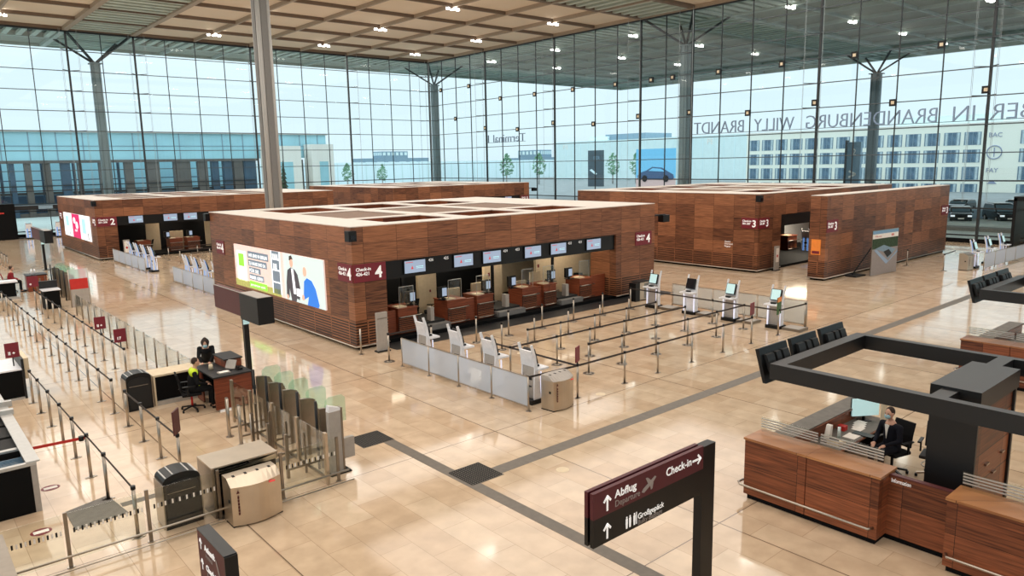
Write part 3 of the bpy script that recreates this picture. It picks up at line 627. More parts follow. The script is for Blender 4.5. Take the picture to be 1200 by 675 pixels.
kiosk('striped', 14.6, 39.0, 0, 'blue-striped kiosk facing the row behind the central island', None, False)
for i, x in enumerate((46.9, 49.3, 51.7)):
    kiosk('striped', x, 14.2, R(90), '%s blue-striped kiosk from the left before the right glass wall' % ORD[i], 'striped kiosks before the right glass wall', False)
for i, (x, y) in enumerate(((51.6, 25.2), (47.6, 24.6))): kiosk('striped', x, y, R(180), ['kiosk deep in the doorway of the right island by the lit wall', 'kiosk behind the dark counter in the doorway of the right island'][i], None, False)
for i, x in enumerate((11.1, 13.6, 16.6)): kiosk('striped', x, 84.6, R(-90), '%s glowing kiosk from the left by the doors in the back glass wall' % ORD[i], 'kiosks by the back doors', False)

# frosted glass screens
def screen_row(lb, p0, p1, n, h, m, z0=.12, cat='glass screen', pm='steel', name='glass_screen'):
    p0 = Vector((*p0, 0)); p1 = Vector((*p1, 0)); t = thing(name, lb, cat, p0); d = (p1-p0)/n
    for i in range(n+1):
        p = d*i; MB().tube([(p.x, p.y, 0), (p.x, p.y, h)], .022, pm, 8).cyl(p.x, p.y, 0, .015, .07, pm, 12).build('post', t)
    for i in range(n):
        a = d*i+d.normalized()*.04; b = d*(i+1)-d.normalized()*.04
        MB().bar(a+Vector((0, 0, (z0+h)/2)), b+Vector((0, 0, (z0+h)/2)), .012, h-z0-.04, m).build('pane', t)
    MB().bar(Vector((0, 0, z0)), d*n+Vector((0, 0, z0)), .03, .03, pm).bar(Vector((0, 0, h)), d*n+Vector((0, 0, h)), .03, .02, pm).build('rail', t)
    return t
screen_row('frosted glass screen in four bays before the white kiosks of the central island', (12.2, 13.62), (12.2, 19.65), 4, .93, 'frosted')
screen_row('long pale glass screen behind the kiosks facing the queue', (26.25, 13.42), (26.2, 19.6), 3, 1.0, 'pale_glass', .1)
screen_row('frosted glass screen in five bays beside the kiosks of the left rear island', (12.4, 49.6), (12.4, 57.6), 5, .93, 'frosted')
screen_row('frosted glass screen in four bays before the kiosks behind the central island', (12.45, 37.4), (12.45, 44.1), 4, .93, 'frosted')
screen_row('frosted glass screen beside the kiosks at the right glass wall', (46.3, 13.55), (56.3, 13.25), 6, .93, 'frosted')

# ------------------------------------------------------------ belt posts
pp = {}
def post(x, y, lb, grp, kind='ring', belt=None, m='belt', dz=None):
    """post with its belt running to the neighbouring post"""
    key = (kind, belt and (round(belt[0]-x, 1), round(belt[1]-y, 1)), m)
    if key in pp: return dup(pp[key], (x, y, 0), 0, lb, grp)
    t = thing('belt_post', lb, 'belt post', (x, y, 0), 0, grp)
    MB().cyl(0, 0, .02, .94, .032, 'steel', 12).build('pole', t)
    b = MB()
    if kind == 'ring': b.cyl(0, 0, 0, .012, .18, 'steel', 22).cyl(0, 0, .012, .03, .15, 'steel_dark', 22, .05)
    else: b.cyl(0, 0, 0, .012, .075, 'steel', 14).box(-.11, .11, -.035, .035, 0, .012, 'steel')
    b.build('base_plate', t)
    MB().cyl(0, 0, .90, .965, .042, 'black', 12).build('belt_head', t)
    if belt: MB().bar((0, 0, .915), (belt[0]-x, belt[1]-y, .915), .006, .055, m).build('belt', t)
    pp[key] = t; return t
XC = [13.9, 15.85, 17.38, 19.1, 20.84, 22.57, 24.36]
rows = [(13.5, XC, 'floor', 'nearest'), (14.92, XC[1:], 'ring', 'second nearest'), (16.3, XC, 'ring', 'third nearest'), (17.68, XC[:6], 'ring', 'fourth nearest'), (19.02, XC[1:], 'ring', 'fifth nearest'), (20.45, [12.2]+XC, 'ring', 'farthest')]
for y, xs_, kd, nm in rows:
    for i, x in enumerate(xs_):
        nb = None
        if y in (13.5,) and x < 22.5: nb = (xs_[i+1], y)
        if y == 14.92 and x < 24.3: nb = (xs_[i+1], y)
        if y == 16.3 and x < 22.5: nb = (xs_[i+1], y)
        if y == 17.68 and 15 < x < 22.5: nb = (xs_[i+1], y)
        if y == 17.68 and x == 13.9: nb = (x, 16.3)
        if y == 20.45 and x == 12.2: nb = (13.9, 20.45)
        post(x, y, '%s belt post from the left, %s queue row before the central island' % (ORD[i], nm), 'belt posts of the queue before the central island', kd, nb)
# belts on the two long sides are part of their own posts
post(24.36, 13.46, 'belt post under the green and orange sign at the queue corner', 'belt posts of the queue before the central island', 'floor', (26.2, 13.42)) if False else None
post(26.15, 13.42, 'belt post at the right end of the glass screen behind the kiosks', None, 'floor', (24.36, 13.5))
t = thing('long_belt', 'dark belt along the left edge of the queue before the central island', 'belt', (13.9, 13.5, 0)); MB().bar((0, 0, .915), (0, 2.8, .915), .006, .055, 'belt').build('webbing', t)
MB().bar((0, 0, .915), (-1.7, .12, .915), .006, .055, 'belt').build('webbing', t)
t = thing('long_belt', 'dark belt along the kiosk side of the queue before the central island', 'belt', (24.36, 13.5, 0)); MB().bar((0, 0, .915), (0, 6.95, .915), .006, .055, 'belt').build('webbing', t)
def postsign(x, y, z, w, h, lb, m, rz=0, txt=None, m2=None):
    t = thing('post_sign', lb, 'sign', (x, y, 0), rz)
    MB().box(-w/2, w/2, -.015, .015, z, z+h, m).build('panel', t); MB().bar((0, 0, .95), (0, 0, z), .03, .03, 'black').build('bracket', t)
    if m2: MB().box(-w/2, w/2, -.017, .017, z+h*.74, z+h, m2).build('panel', t)
    if txt: text(txt, 'lettering', t, (-w*.3, -.02, z+h*.2), FY, h*.3, 'letter_white', 'LEFT', .002, .003)
    return t
postsign(13.9, 13.5, 1.03, .30, .42, 'small maroon sign on the post beside the steel bin before the central island', 'maroon', R(25))
postsign(22.57, 13.5, 1.03, .32, .42, 'small maroon sign on the sixth post of the nearest queue row', 'maroon', R(10))
postsign(24.36, 13.5, .78, .42, .62, 'green sign with orange top at the right end of the queue', 'green', R(12), None, 'orange')

# left-hand queues
def line(xf, ys_, nm, grp, kd='floor', skip=(), m='belt', low=False):
    n_ = len(ys_)
    for i, y in enumerate(ys_):
        nb = (xf(ys_[i+1]), ys_[i+1]) if i+1 < n_ and i not in skip else None
        post(xf(y), y, '%s belt post counted from the front in the %s' % (ORD[i], nm), grp, kd, nb, m)
line(lambda y: 4.16-(y-21.1)*.010, [21.12+1.41*i for i in range(15)], 'second left belt line', 'belt posts of the second left line')
line(lambda y: 5.30-(y-24.6)*.008, [24.61+1.415*i for i in range(12)], 'third left belt line', 'belt posts of the third left line')
line(lambda y: 2.80-(y-13.3)*.010, [13.45, 15.51, 16.94, 18.36, 19.72, 21.14, 22.55, 23.73], 'leftmost belt line', 'belt posts of the leftmost line')
line(lambda y: 4.17, [15.57, 16.98, 18.37, 19.77], 'short line before the guard desk', 'belt posts of the short line')
line(lambda y: 1.25, [27.0, 28.4, 29.8, 31.2, 32.6], 'line at the left photo edge', 'belt posts at the left edge')
line(lambda y: 6.25, [58.5+1.3*i for i in range(8)], 'far left line near the back doors', 'belt posts near the back doors')
for x in (15.4, 17.4, 19.4, 21.4):
    for j, y in enumerate((50.2, 52.6, 55.2)):
        post(x, y, 'belt post in the far queue in front of the left rear island', 'belt posts before the left rear island', 'ring', (x+2, y) if x < 21 else None)
for i, (x, y) in enumerate(((16.2, 45.8), (18.2, 45.8), (16.2, 43.6))): post(x, y, 'belt post in the gap behind the central island', 'belt posts behind the central island', 'ring', (x+2, y) if i == 0 else None)
post(44.6, 15.0, 'belt post at the corner of the kiosk area at the right glass wall', None, 'ring', (46.9, 15.2)); post(45.3, 17.2, 'belt post behind the bin near the right glass wall', None, 'ring', None)
t = thing('barrier_tape', 'red tape from a belt post to the black luggage scanner', 'barrier tape', (2.77, 16.94, .88)); MB().bar((0, 0, 0), (-1.1, .15, -.02), .006, .06, 'red').build('tape', t); MB().cyl(-.1, .01, -.05, .05, .05, 'black').build('cassette', t)
postsign(5.28, 27.5, 1.1, .34, .42, 'maroon sign with small symbols on the third left belt line, farther one', 'maroon', 0, 'II +')
postsign(5.29, 24.9, 1.1, .34, .42, 'maroon sign with small symbols on the third left belt line, nearer one', 'maroon', 0, '17')
postsign(4.17, 15.57, .98, .34, .5, 'maroon sign at the near end of the short belt line', 'maroon_dark', R(55), None)
postsign(2.45, 24.6, 1.2, .34, .42, 'maroon sign on the white-topped cabinet at the left', 'maroon', 0, 'II +')
postsign(5.15, 40.2, 1.1, .45, .5, 'maroon sign above the far left check gate', 'maroon', 0, 'o')
# low clear glass fence with posts
t = thing('glass_fence', 'clear glass fence on thin posts right of the left queues', 'glass fence', (6.35, 21.6, 0))
for i in range(14): MB().cyl(-.01*i*.5, i*1.2, 0, 1.0, .028, 'steel_dark', 8).build('post', t)
for i in range(13): MB().bar((.0-.005*i, i*1.2+.04, .55), (-.005*(i+1), (i+1)*1.2-.04, .55), .01, .84, 'clear_glass').build('pane', t)
t = thing('glass_fence', 'glass balustrade with dashed marking at the lower left foreground', 'glass fence', (0, 13.14, 0))
for x in (.5, 1.71, 2.93, 4.13, 5.33, 6.52): MB().box(x-.028, x+.028, -.02, .02, 0, .95, 'steel_dark').cyl(x, 0, 0, .012, .06, 'steel').build('post', t)
for a in (.5, 1.71, 2.93, 4.13, 5.33):
    pn = MB().box(a+.05, a+1.15, -.006, .006, .12, .93, 'clear_glass').build('pane', t)
    b = MB()
    for i in range(9): b.box(a+.09+i*.12, a+.118+i*.12, -.008, -.0065, .58, .66, 'black'); b.box(a+.15+i*.12, a+.178+i*.12, -.008, -.0065, .58, .66, 'paper')
    b.build('dashed_marking', t)
MB().tube([(.0, -.12, .24), (6.7, -.12, .24)], .02, 'steel').tube([(.0, -.22, .05), (6.75, -.22, .05)], .012, 'steel').build('rail', t)

# ------------------------------------------------------------ people
def body_mesh(name, prims, m, parent, voxel=.016):
    """prims: ('c', p0, p1, r0, r1) tapered limb or ('e', centre, radii); fused into one continuous skin"""
    b = MB()
    for p in prims:
        if p[0] == 'c':
            a, c = Vector(p[1]), Vector(p[2]); b.tube([a, a.lerp(c, .5), c], [p[3], (p[3]+p[4])/2, p[4]], m, 12)
            b.ell(a, (p[3],)*3, m, 12, 8); b.ell(c, (p[4],)*3, m, 12, 8)
        else: b.ell(p[1], p[2], m, 16, 11)
    o = b.build(name, parent); q = o.modifiers.new('fuse', 'REMESH'); q.mode = 'VOXEL'; q.voxel_size = voxel; q.use_smooth_shade = True
    q2 = o.modifiers.new('soft', 'SMOOTH'); q2.factor = .6; q2.iterations = 3
    return o
def hand(prims, wrist, d, up_, s=1):
    """five curled fingers on a palm; d: forward, up_: back of the hand"""
    d = Vector(d).normalized(); u = Vector(up_).normalized(); sd = d.cross(u).normalized(); w = Vector(wrist)
    pc = w+d*.05; prims.append(('e', pc, (.042, .042, .026)))
    for k, ln in enumerate((.065, .078, .074, .058)):
        base = w+d*.085+sd*(-.030+.020*k); mid = base+d*ln*.5-u*.006; tip = mid+d*ln*.32-u*.028
        prims += [('c', base-d*.03, mid, .0095, .009), ('c', mid, tip, .009, .0075)]
    th = w+d*.03-sd*.036*s; prims += [('c', w+d*.02, th-sd*.015*s+d*.02, .013, .011), ('c', th-sd*.015*s+d*.02, th-sd*.01*s+d*.055-u*.015, .011, .009)]
def person(lb, loc, rz, J, top='cloth_black', legs='cloth_black', hair='short', extra=None, mask=False):
    """J: joints; the figure faces +X. One continuous body, clothes and hair as children"""
    t = thing('person', lb, 'person', loc, rz)
    hd = Vector(J['head']); nk = Vector(J['neck']); pv = Vector(J['pelvis']); fd = Vector(J.get('face', (1, 0, -.15))).normalized()
    sk = [('e', hd, (.092, .075, .115)), ('e', hd+fd*.03+Vector((0, 0, -.055)), (.062, .055, .06)), ('c', nk, hd+Vector((-.01, 0, -.08)), .056, .05),
          ('c', hd+fd*.088+Vector((0, 0, .012)), hd+fd*.108+Vector((0, 0, -.018)), .010, .014), ('e', hd+Vector((0, .076, 0)), (.018, .012, .03)), ('e', hd+Vector((0, -.076, 0)), (.018, .012, .03)),
          ('c', pv, nk+Vector((0, 0, -.05)), .12, .11)]
    tp = [('c', pv+Vector((0, 0, .04)), pv.lerp(nk, .55), .145, .15), ('c', pv.lerp(nk, .5), nk+Vector((0, 0, -.1)), .15, .13), ('c', pv+Vector((0, -.07, .02)), pv+Vector((0, .07, .02)), .125, .125)]
    lg = [('c', pv+Vector((0, -.06, 0)), pv+Vector((0, .06, 0)), .135, .135)]
    sh = MB()
    for s, k in ((-1, 'R'), (1, 'L')):
        S, E_, W_ = (Vector(J[k+q]) for q in ('s', 'e', 'w')); H, K, A = (Vector(J[k+q]) for q in ('h', 'k', 'a'))
        tp += [('c', nk+Vector((0, 0, -.07)), S, .075, .068), ('c', S, E_, .064, .05), ('c', E_, W_, .05, .038)]
        sk += [('c', S, E_, .045, .036), ('c', E_, W_, .036, .026), ('c', H, K, .075, .05), ('c', K, A, .05, .036)]
        hand(sk, W_, (W_-E_), (0, 0, 1), s)
        lg += [('c', H, K, .098, .068), ('c', K, A+Vector((0, 0, .03)), .066, .05)]
        f = A+Vector((.11, 0, -.045)); sh.ell(f, (.14, .048, .04), 'black', 12, 8); sh.box(f.x-.135, f.x+.135, f.y-.042, f.y+.042, f.z-.045, f.z-.015, 'black')
        sk.append(('c', A, A+Vector((.08, 0, -.04)), .038, .03))
    body_mesh('body', sk, 'skin', t, .012); body_mesh('jacket', tp, top, t); body_mesh('trousers', lg, legs, t); sh.build('shoes', t)
    hr = [('e', hd+Vector((-.022, 0, .03)), (.092, .086, .105))]
    if hair == 'bushy': hr = [('e', hd+Vector((-.03, 0, .02)), (.115, .115, .125)), ('e', hd+Vector((-.06, 0, -.05)), (.08, .10, .09)), ('e', hd+Vector((-.02, 0, .1)), (.06, .06, .07))]
    if hair == 'bun': hr += [('e', hd+Vector((-.07, 0, .09)), (.05, .05, .05))]
    body_mesh('hair', hr, 'hair', t, .014)
    for s in (-1, 1): MB().ell(hd+fd*.083+Vector((0, s*.03, .018)), (.010, .012, .009), 'black', 8, 6).build('eye', t)
    MB().ell(hd+fd*.085+Vector((0, 0, -.06)), (.010, .026, .007), 'red_soft', 8, 5).build('mouth', t)
    if mask: MB().ell(hd+fd*.062+Vector((0, 0, -.045)), (.052, .062, .055), 'mask', 12, 8).build('face_mask', t)
    if extra: extra(t, J)
    return t
SIT = dict(pelvis=(0, 0, .58), neck=(.06, 0, 1.10), head=(.12, 0, 1.30), Rs=(.05, -.19, 1.03), Re=(.10, -.25, .78), Rw=(.33, -.14, .70), Ls=(.05, .19, 1.03), Le=(.10, .25, .78), Lw=(.33, .12, .70),
           Rh=(0, -.09, .56), Rk=(.45, -.11, .56), Ra=(.45, -.11, .09), Lh=(0, .09, .56), Lk=(.45, .11, .56), La=(.42, .11, .09))
def vest(t, J):
    nk = Vector(J['neck']); pv = Vector(J['pelvis'])
    body_mesh('hi_vis_yoke', [('c', nk+Vector((-.02, -.11, -.06)), nk+Vector((-.02, .11, -.06)), .115, .115)], 'hivis', t)
    MB().box(pv.x+.1, pv.x+.175, -.03, .08, pv.z+.06, pv.z+.16, 'hivis').build('hi_vis_hem', t)
person('seated guard in black with a yellow hi-vis yoke beside the wooden desk', (5.85, 19.95, 0), R(-12), dict(SIT), extra=vest)
ST = dict(pelvis=(0, 0, .93), neck=(.28, 0, 1.36), head=(.40, 0, 1.50), face=(1, 0, -.6), Rs=(.24, -.17, 1.32), Re=(.42, -.20, 1.12), Rw=(.60, -.12, 1.0), Ls=(.24, .17, 1.32), Le=(.42, .20, 1.12), Lw=(.60, .10, 1.0),
          Rh=(0, -.09, .9), Rk=(.03, -.10, .5), Ra=(-.02, -.10, .09), Lh=(0, .09, .9), Lk=(.03, .10, .5), La=(-.02, .10, .09))
person('person with bushy hair and face mask in black leaning over the wooden desk', (6.75, 21.45, 0), R(-110), ST, hair='bushy', mask=True)
person('person in a red vest seated at the far left check desk', (5.05, 47.2, 0), R(-5), dict(SIT), top='cloth_red', hair='bun')
def suit(t, J):
    nk = Vector(J['neck']); pv = Vector(J['pelvis'])
    MB().prism([(nk.y-.045, nk.z-.03), (nk.y+.045, nk.z-.03), (nk.y, nk.z-.32)], nk.x+.105, nk.x+.125, 'x', 'shirt').build('shirt_front', t)
    MB().cyl(.21, -.06, .56, .575, .012, 'blue_led').build('badge_light', t)
person('seated clerk in a dark suit with mask inside the near information desk', (14.95, 5.72, 0), R(165), dict(SIT), top='cloth_navy', legs='cloth_navy', extra=suit, mask=True)

def office_chair(lb, loc, rz, m='cloth_black', ring=False, stem='red'):
    t = thing('office_chair', lb, 'chair', loc, rz)
    MB().box(-.24, .24, -.24, .24, .43, .50, m).build('seat', t, .02)
    MB().prism([(-.27, .55), (-.22, .55), (-.25, .8), (-.32, 1.06), (-.37, 1.06), (-.30, .8)], -.22, .22, 'y', m).build('backrest', t, .015)
    MB().bar((-.05, 0, .44), (-.30, 0, .62), .05, .03, 'black').build('back_frame', t)
    MB().cyl(0, 0, .12, .43, .028, stem).build('gas_stem', t)
    for s in (-1, 1): MB().bar((-.1, s*.27, .47), (-.1, s*.27, .70), .03, .04, 'black').box(-.22, .1, s*.27-.03, s*.27+.03, .70, .73, 'black').build('armrest', t)
    for k in range(5):
        a = k*2*math.pi/5; c_, s_ = math.cos(a), math.sin(a)
        lg = MB().bar((0, 0, .12), (c_*.3, s_*.3, .075), .04, .035, 'black' if not ring else 'steel').build('star_leg', t)
        MB().cyl(c_*.3, s_*.3, 0, .06, .028, 'black', 10).build('caster', lg)
    if ring: MB().tube([(.22*math.cos(i*math.pi/8), .22*math.sin(i*math.pi/8), .26) for i in range(17)], .012, 'steel', 6, False).build('foot_ring', t)
    return t
office_chair('black office chair with red stem under the seated guard', (5.80, 19.97, 0), R(-12))
office_chair('black office chair with the seated clerk in the information desk', (15.0, 5.71, 0), R(165), 'cloth_black', False, 'black')
office_chair('empty grey-backed office stool with chrome foot ring in the information desk', (15.35, 5.05, 0), R(190), 'charcoal', True, 'steel')
office_chair('black office chair at the far left check desk', (5.0, 47.2, 0), R(-5), 'cloth_red', False, 'black')

oc = office_chair('first black office chair from the left behind the central island counters', (15.75, 24.6, 0), R(200), 'cloth_black', False, 'black'); oc['group'] = 'office chairs of the central island'
for i, (x, a) in enumerate(((16.0, 150), (18.9, 210), (20.9, 190), (22.1, 150), (24.6, 220))): dup(oc, (x+.6, 24.45, 0), R(a), '%s black office chair from the left behind the central island counters' % ORD[i+1])
for i, (x, a) in enumerate(((15.4, 150), (17.9, 210), (21.4, 190), (25.4, 220))): dup(oc, (x+.4, 61.6, 0), R(a), '%s black office chair from the left behind the left rear counters' % ORD[i], 'office chairs of the left rear island')
for x, i in ((15.05, 0), (19.55, 1), (23.1, 2)):
    t = thing('support_post', '%s thin black post from the left in the opening of the central island' % ORD[i], 'post', (x, 24.0, 0), 0, 'thin black posts of the central island'); MB().box(-.05, .05, -.05, .05, 0, 2.97, 'black').build('shaft', t)
o = MB().cyl(12.15-.15, 21.93, 0, .9, .03, 'steel').cyl(12.0, 21.93, 0, .012, .09, 'steel').build('bollard'); tag(o, 'thin steel bollard at the near corner of the central island', 'bollard')

# ------------------------------------------------------------ guard post at the left
t = thing('counter', 'long white-topped counter with black front behind the guard', 'counter', (5.15, 21.0, 0))
MB().box(0, 1.7, 0, .75, .80, .85, 'cream').build('top', t); MB().box(0, .05, 0, .75, .0, .8, 'cream').build('end_panel', t); MB().box(1.65, 1.7, 0, .75, 0, .8, 'cream').build('end_panel', t)
MB().box(.05, 1.65, .05, .72, .12, .80, 'black_matt').build('front_panel', t); MB().box(.05, 1.65, -.02, .7, 0, .12, 'alu').build('base', t)
def arched_bin(lb, x, y, w, d, h, marks=False):
    t = thing('arched_cabinet', lb, 'cabinet', (x, y, 0))
    arch = [(w*.5+w*.5*math.cos(a), h*.86+h*.14*math.sin(a)) for a in [math.pi*i/12 for i in range(13)]]
    MB().prism([(0, 0)]+[(w, 0)]+arch, 0, d, 'y', 'black').build('body', t)
    MB().prism([(w*.5+w*.43*math.cos(a), h*.76+h*.12*math.sin(a)) for a in [math.pi*i/10 for i in range(11)]]+[(w*.07, .06), (w*.93, .06)], -.015, 0, 'y', 'charcoal').build('front_panel', t)
    MB().box(-.02, 0, 0, d, .02, h*.84, 'steel').box(w, w+.02, 0, d, .02, h*.84, 'steel').build('edge_strip', t)
    MB().box(w*.1, w*.85, -.022, -.015, h*.66, h*.67, 'steel').build('seam', t)
    b = MB()
    for a in (.62, .5, 1.15, 2.0, 2.5):
        for k in range(1): cx_, cz_ = w*.5+w*.505*math.cos(a), h*.86+h*.142*math.sin(a); b.box(cx_-.012, cx_+.012, .02, d-.02, cz_-.006, cz_+.004, 'alu')
    b.build('lid_rib', t); return t
arched_bin('black arched luggage cabinet left of the guard counter', 4.47, 20.95, .62, .5, 1.02)
arched_bin('black arched cabinet behind the dashed glass at the lower left', 3.25, 13.35, .64, .5, 1.02)
t = thing('desk', 'dark-topped red wooden desk between the guard and the screen post', 'desk', (6.2, 19.28, 0))
MB().box(.0, .98, 0, .06, .05, .92, 'wood_red').box(.92, .98, .06, 1.5, .05, .92, 'wood_red').box(0, .04, 1.0, 1.5, .05, .92, 'wood_red').build('side_panel', t)
MB().box(-.04, 1.0, -.04, 1.55, .92, .96, 'charcoal').build('top', t); MB().box(.55, 1.0, .7, 1.55, .96, 1.18, 'wood_red').box(.52, 1.03, .67, 1.58, 1.18, 1.21, 'charcoal').build('riser', t)
t = thing('laptop', 'open dark laptop on the wooden guard desk', 'laptop', (6.72, 19.75, .96)); MB().box(-.16, .16, -.12, .12, 0, .02, 'charcoal').build('keyboard', t)
MB().prism([(.10, .02), (.12, .02), (.22, .24), (.20, .245)], -.16, .16, 'y', 'grey_panel').build('screen', t); t.rotation_euler.z = R(30)
o = MB().cyl(6.42, 20.15, .96, 1.1, .06, 'cream', 14, .05).build('paper_cup'); tag(o, 'pale cup on the wooden guard desk in front of the standing person', 'cup')
t = thing('paper_tray', 'grey paper tray on the wooden guard desk', 'tray', (6.55, 19.55, .96)); MB().box(-.15, .15, -.1, .1, 0, .03, 'grey_panel').build('tray', t); MB().box(-.12, .12, -.08, .08, .03, .035, 'paper').build('paper', t)
t = thing('telephone', 'black desk phone on the wooden guard desk', 'telephone', (6.98, 19.62, .96)); MB().prism([(-.08, 0), (.08, 0), (.08, .06), (-.08, .02)], -.09, .09, 'y', 'black').build('base', t); MB().bar((-.02, -.07, .08), (-.02, .07, .08), .045, .03, 'black').build('handset', t)

def info_post(lb, x, y, ya, yb, z0, z1, m2='black'):
    t = thing('screen_post', lb, 'information screen', (x, y, 0))
    MB().box(-.07, .07, -.07, .07, 0, z0+.4, 'black').build('pole', t); MB().box(-.2, .2, -.2, .2, 0, .02, 'black').build('base_plate', t)
    MB().box(-.08, .08, 0, yb-y, z0, z1, 'maroon_dark').build('sign_panel', t); MB().box(-.12, .34, ya-y, 0, z0-.05, z1, m2).build('monitor_box', t)
    MB().box(-.10, -.08, 0, yb-y, z1, z1+.015, 'grey_panel').box(-.1, .3, ya-y, 0, z1, z1+.015, 'grey_panel').build('top_trim', t)
    MB().box(-.09, .09, -.08, -.07, z0-.22, z0-.08, 'screen_teal').build('notice', t); return t
info_post('maroon and black screen head on a black post beside the guard desk', 7.72, 20.85, 19.55, 23.05, 2.14, 2.84)
info_post('maroon and black screen head on a black post at the far left', 8.06, 56.4, 54.6, 59.9, 1.93, 2.68)

# check gates between guard desk and scanners
g0 = None
for i, y in enumerate((17.35, 16.6, 15.8, 14.9, 14.0)):
    lb = '%s glass check gate counted from the guard desk' % ORD[i]
    if g0 is None:
        t = thing('check_gate', lb, 'gate', (6.55, y, 0), 0, 'glass check gates')
        MB().prism([(.03, 0), (.42, 0), (.42, 1.12), (.36, 1.25), (.22, 1.3), (.03, 1.32)], -.04, .04, 'y', 'steel_dark').build('housing', t)
        MB().cyl(-.03, 0, 0, 1.5, .03, 'black', 10).build('pole', t)
        MB().prism([(.2, .9), (.68, .9), (.68, 1.42), (.6, 1.5), (.3, 1.5), (.2, 1.42)], .05, .062, 'y', 'green_glass').build('wing', t)
        MB().box(-.72, -.05, -.02, .02, .16, .2, 'steel_dark').build('low_rail', t)
        MB().box(-.76, -.70, -.03, .03, 0, .95, 'steel_dark').build('entry_post', t); MB().box(-.35, -.31, -.02, .02, .0, .9, 'steel_dark').build('middle_post', t)
        g0 = t
    else: dup(g0, (6.55, y, 0), 0, lb)
t = thing('gate_terminal', 'tall grey gate terminal with side box at the end of the check gates', 'terminal', (6.55, 13.55, 0))
MB().box(0, .3, -.06, .06, .03, 1.36, 'grey_panel').build('body', t); MB().box(.27, .31, -.07, .07, .03, 1.42, 'steel_dark').build('edge', t); MB().box(-.05, .42, -.14, .14, 0, .03, 'rubber').build('base_plate', t)
MB().box(.31, .56, -.05, .05, .28, .72, 'grey_panel').build('side_box', t); MB().prism([(0, 1.36), (.3, 1.36), (.3, 1.40), (.02, 1.5)], -.06, .06, 'y', 'white').build('top_reader', t)
t = thing('glass_fence', 'low glass wall with steel posts before the check gates', 'glass fence', (6.28, 13.15, 0))
for y in (0, 1.3, 2.6, 3.9, 5.1): MB().box(-.03, .03, y-.05, y+.05, 0, 1.1, 'brushed').build('post', t)
for y in (0, 1.3, 2.6, 3.9): MB().box(-.006, .006, y+.06, min(y+1.24, 5.04), .1, 1.08, 'clear_glass').build('pane', t)
MB().box(-.02, .02, .0, 5.1, .12, .16, 'steel_dark').build('rail', t)
for i, y in enumerate((17.25, 16.5, 15.8)):
    t = thing('guide_bar', '%s short steel guide rail before the check gates, from the far end' % ORD[i], 'guide rail', (5.8, y+.35, 0))
    MB().cyl(0, -.35, 0, .95, .03, 'steel').build('post', t); MB().cyl(0, -.35, 0, .012, .09, 'steel').build('base_plate', t)

# scanner housing and steel bins
t = thing('luggage_scanner', 'steel-topped black scanner housing behind the steel recycling bin', 'scanner', (4.05, 13.2, 0))
MB().prism([(0, .84), (1.25, .84), (1.25, .95), (.9, .90), (.55, .86)], .0, .8, 'y', 'brushed').box(0, 1.25, 0, .8, .95, .98, 'brushed').build('top', t)
MB().box(.06, 1.22, .03, .78, .05, .88, 'black_matt').build('body', t); MB().box(0, .06, .0, .8, 0, .95, 'steel_dark').build('side_plate', t)
def steel_bin(lb, x, y, w, d, h, rz=0, tp='brushed'):
    t = thing('recycling_bin', lb, 'bin', (x, y, 0), rz)
    k = 10; front = [(w*i/k, -.12*math.sin(math.pi*i/k)) for i in range(k+1)]
    MB().prism(front+[(w, d), (0, d)], .03, h*.86, 'z', 'brushed').build('body', t)
    MB().prism([(0, 0), (w, 0), (w, d), (0, d)], 0, .03, 'z', 'rubber').build('base', t)
    vs = [(u, v, h*.86) for u, v in front]+[(w*i/k, d*.45, h) for i in range(k+1)]+[(w*i/k, d, h) for i in range(k+1)]; n_ = k+1
    fs = [(i, i+1, n_+i+1, n_+i) for i in range(k)]+[(n_+i, n_+i+1, 2*n_+i+1, 2*n_+i) for i in range(k)]
    vs += [(w, d, h*.86), (0, d, h*.86)]; fs += [(2*n_, 2*n_+k, len(vs)-2, len(vs)-1), (0, n_, 2*n_, len(vs)-1), (k, n_+k, 2*n_+k, len(vs)-2)]
    MB().add(vs, fs, tp).build('lid', t)
    b = MB()
    for i in range(4): b.box(w*(.12+.24*i), w*(.17+.24*i), d*.42, d*.6, h*.995, h*1.005, 'rubber')
    b.build('lid_slot', t); MB().box(-.006, 0, d*.2, d*.35, h*.5, h*.57, 'rubber').build('lock', t)
    b = MB().prism([(w*.08, h*.74), (w*.14, h*.74), (w*.11, h*.80)], -.075, -.06, 'y', 'maroon_dark')
    for i in range(6): b.box(w*.095, w*.125, -.075, -.06, h*(.28+.07*i), h*(.33+.07*i), 'maroon_dark')
    b.build('lettering', t); MB().box(w*.72, w*.84, -.112, -.1, h*.80, h*.83, 'red_soft').build('logo', t); return t
steel_bin('curved stainless steel bin standing before the dashed glass fence', 4.17, 12.62, .92, .42, .88)
steel_bin('brown-reflecting steel bin at the near end of the frosted screen', 12.62, 13.12, .82, .42, .93, R(6), 'grey_panel')
steel_bin('steel bin beside the kiosks near the right glass wall', 45.5, 14.1, .9, .45, .95)
t = thing('cabinet', 'steel and glass cabinet at the right corner of the central island', 'cabinet', (26.1, 21.35, 0)); MB().box(0, .8, 0, .5, .05, .85, 'brushed').build('body', t); MB().box(-.02, .82, -.02, .52, .85, .88, 'charcoal').build('top', t); MB().box(.3, .78, -.02, 0, .1, .8, 'pale_glass').build('front_panel', t); MB().box(-.3, 0, 0, .4, 0, .85, 'black').build('side_box', t)
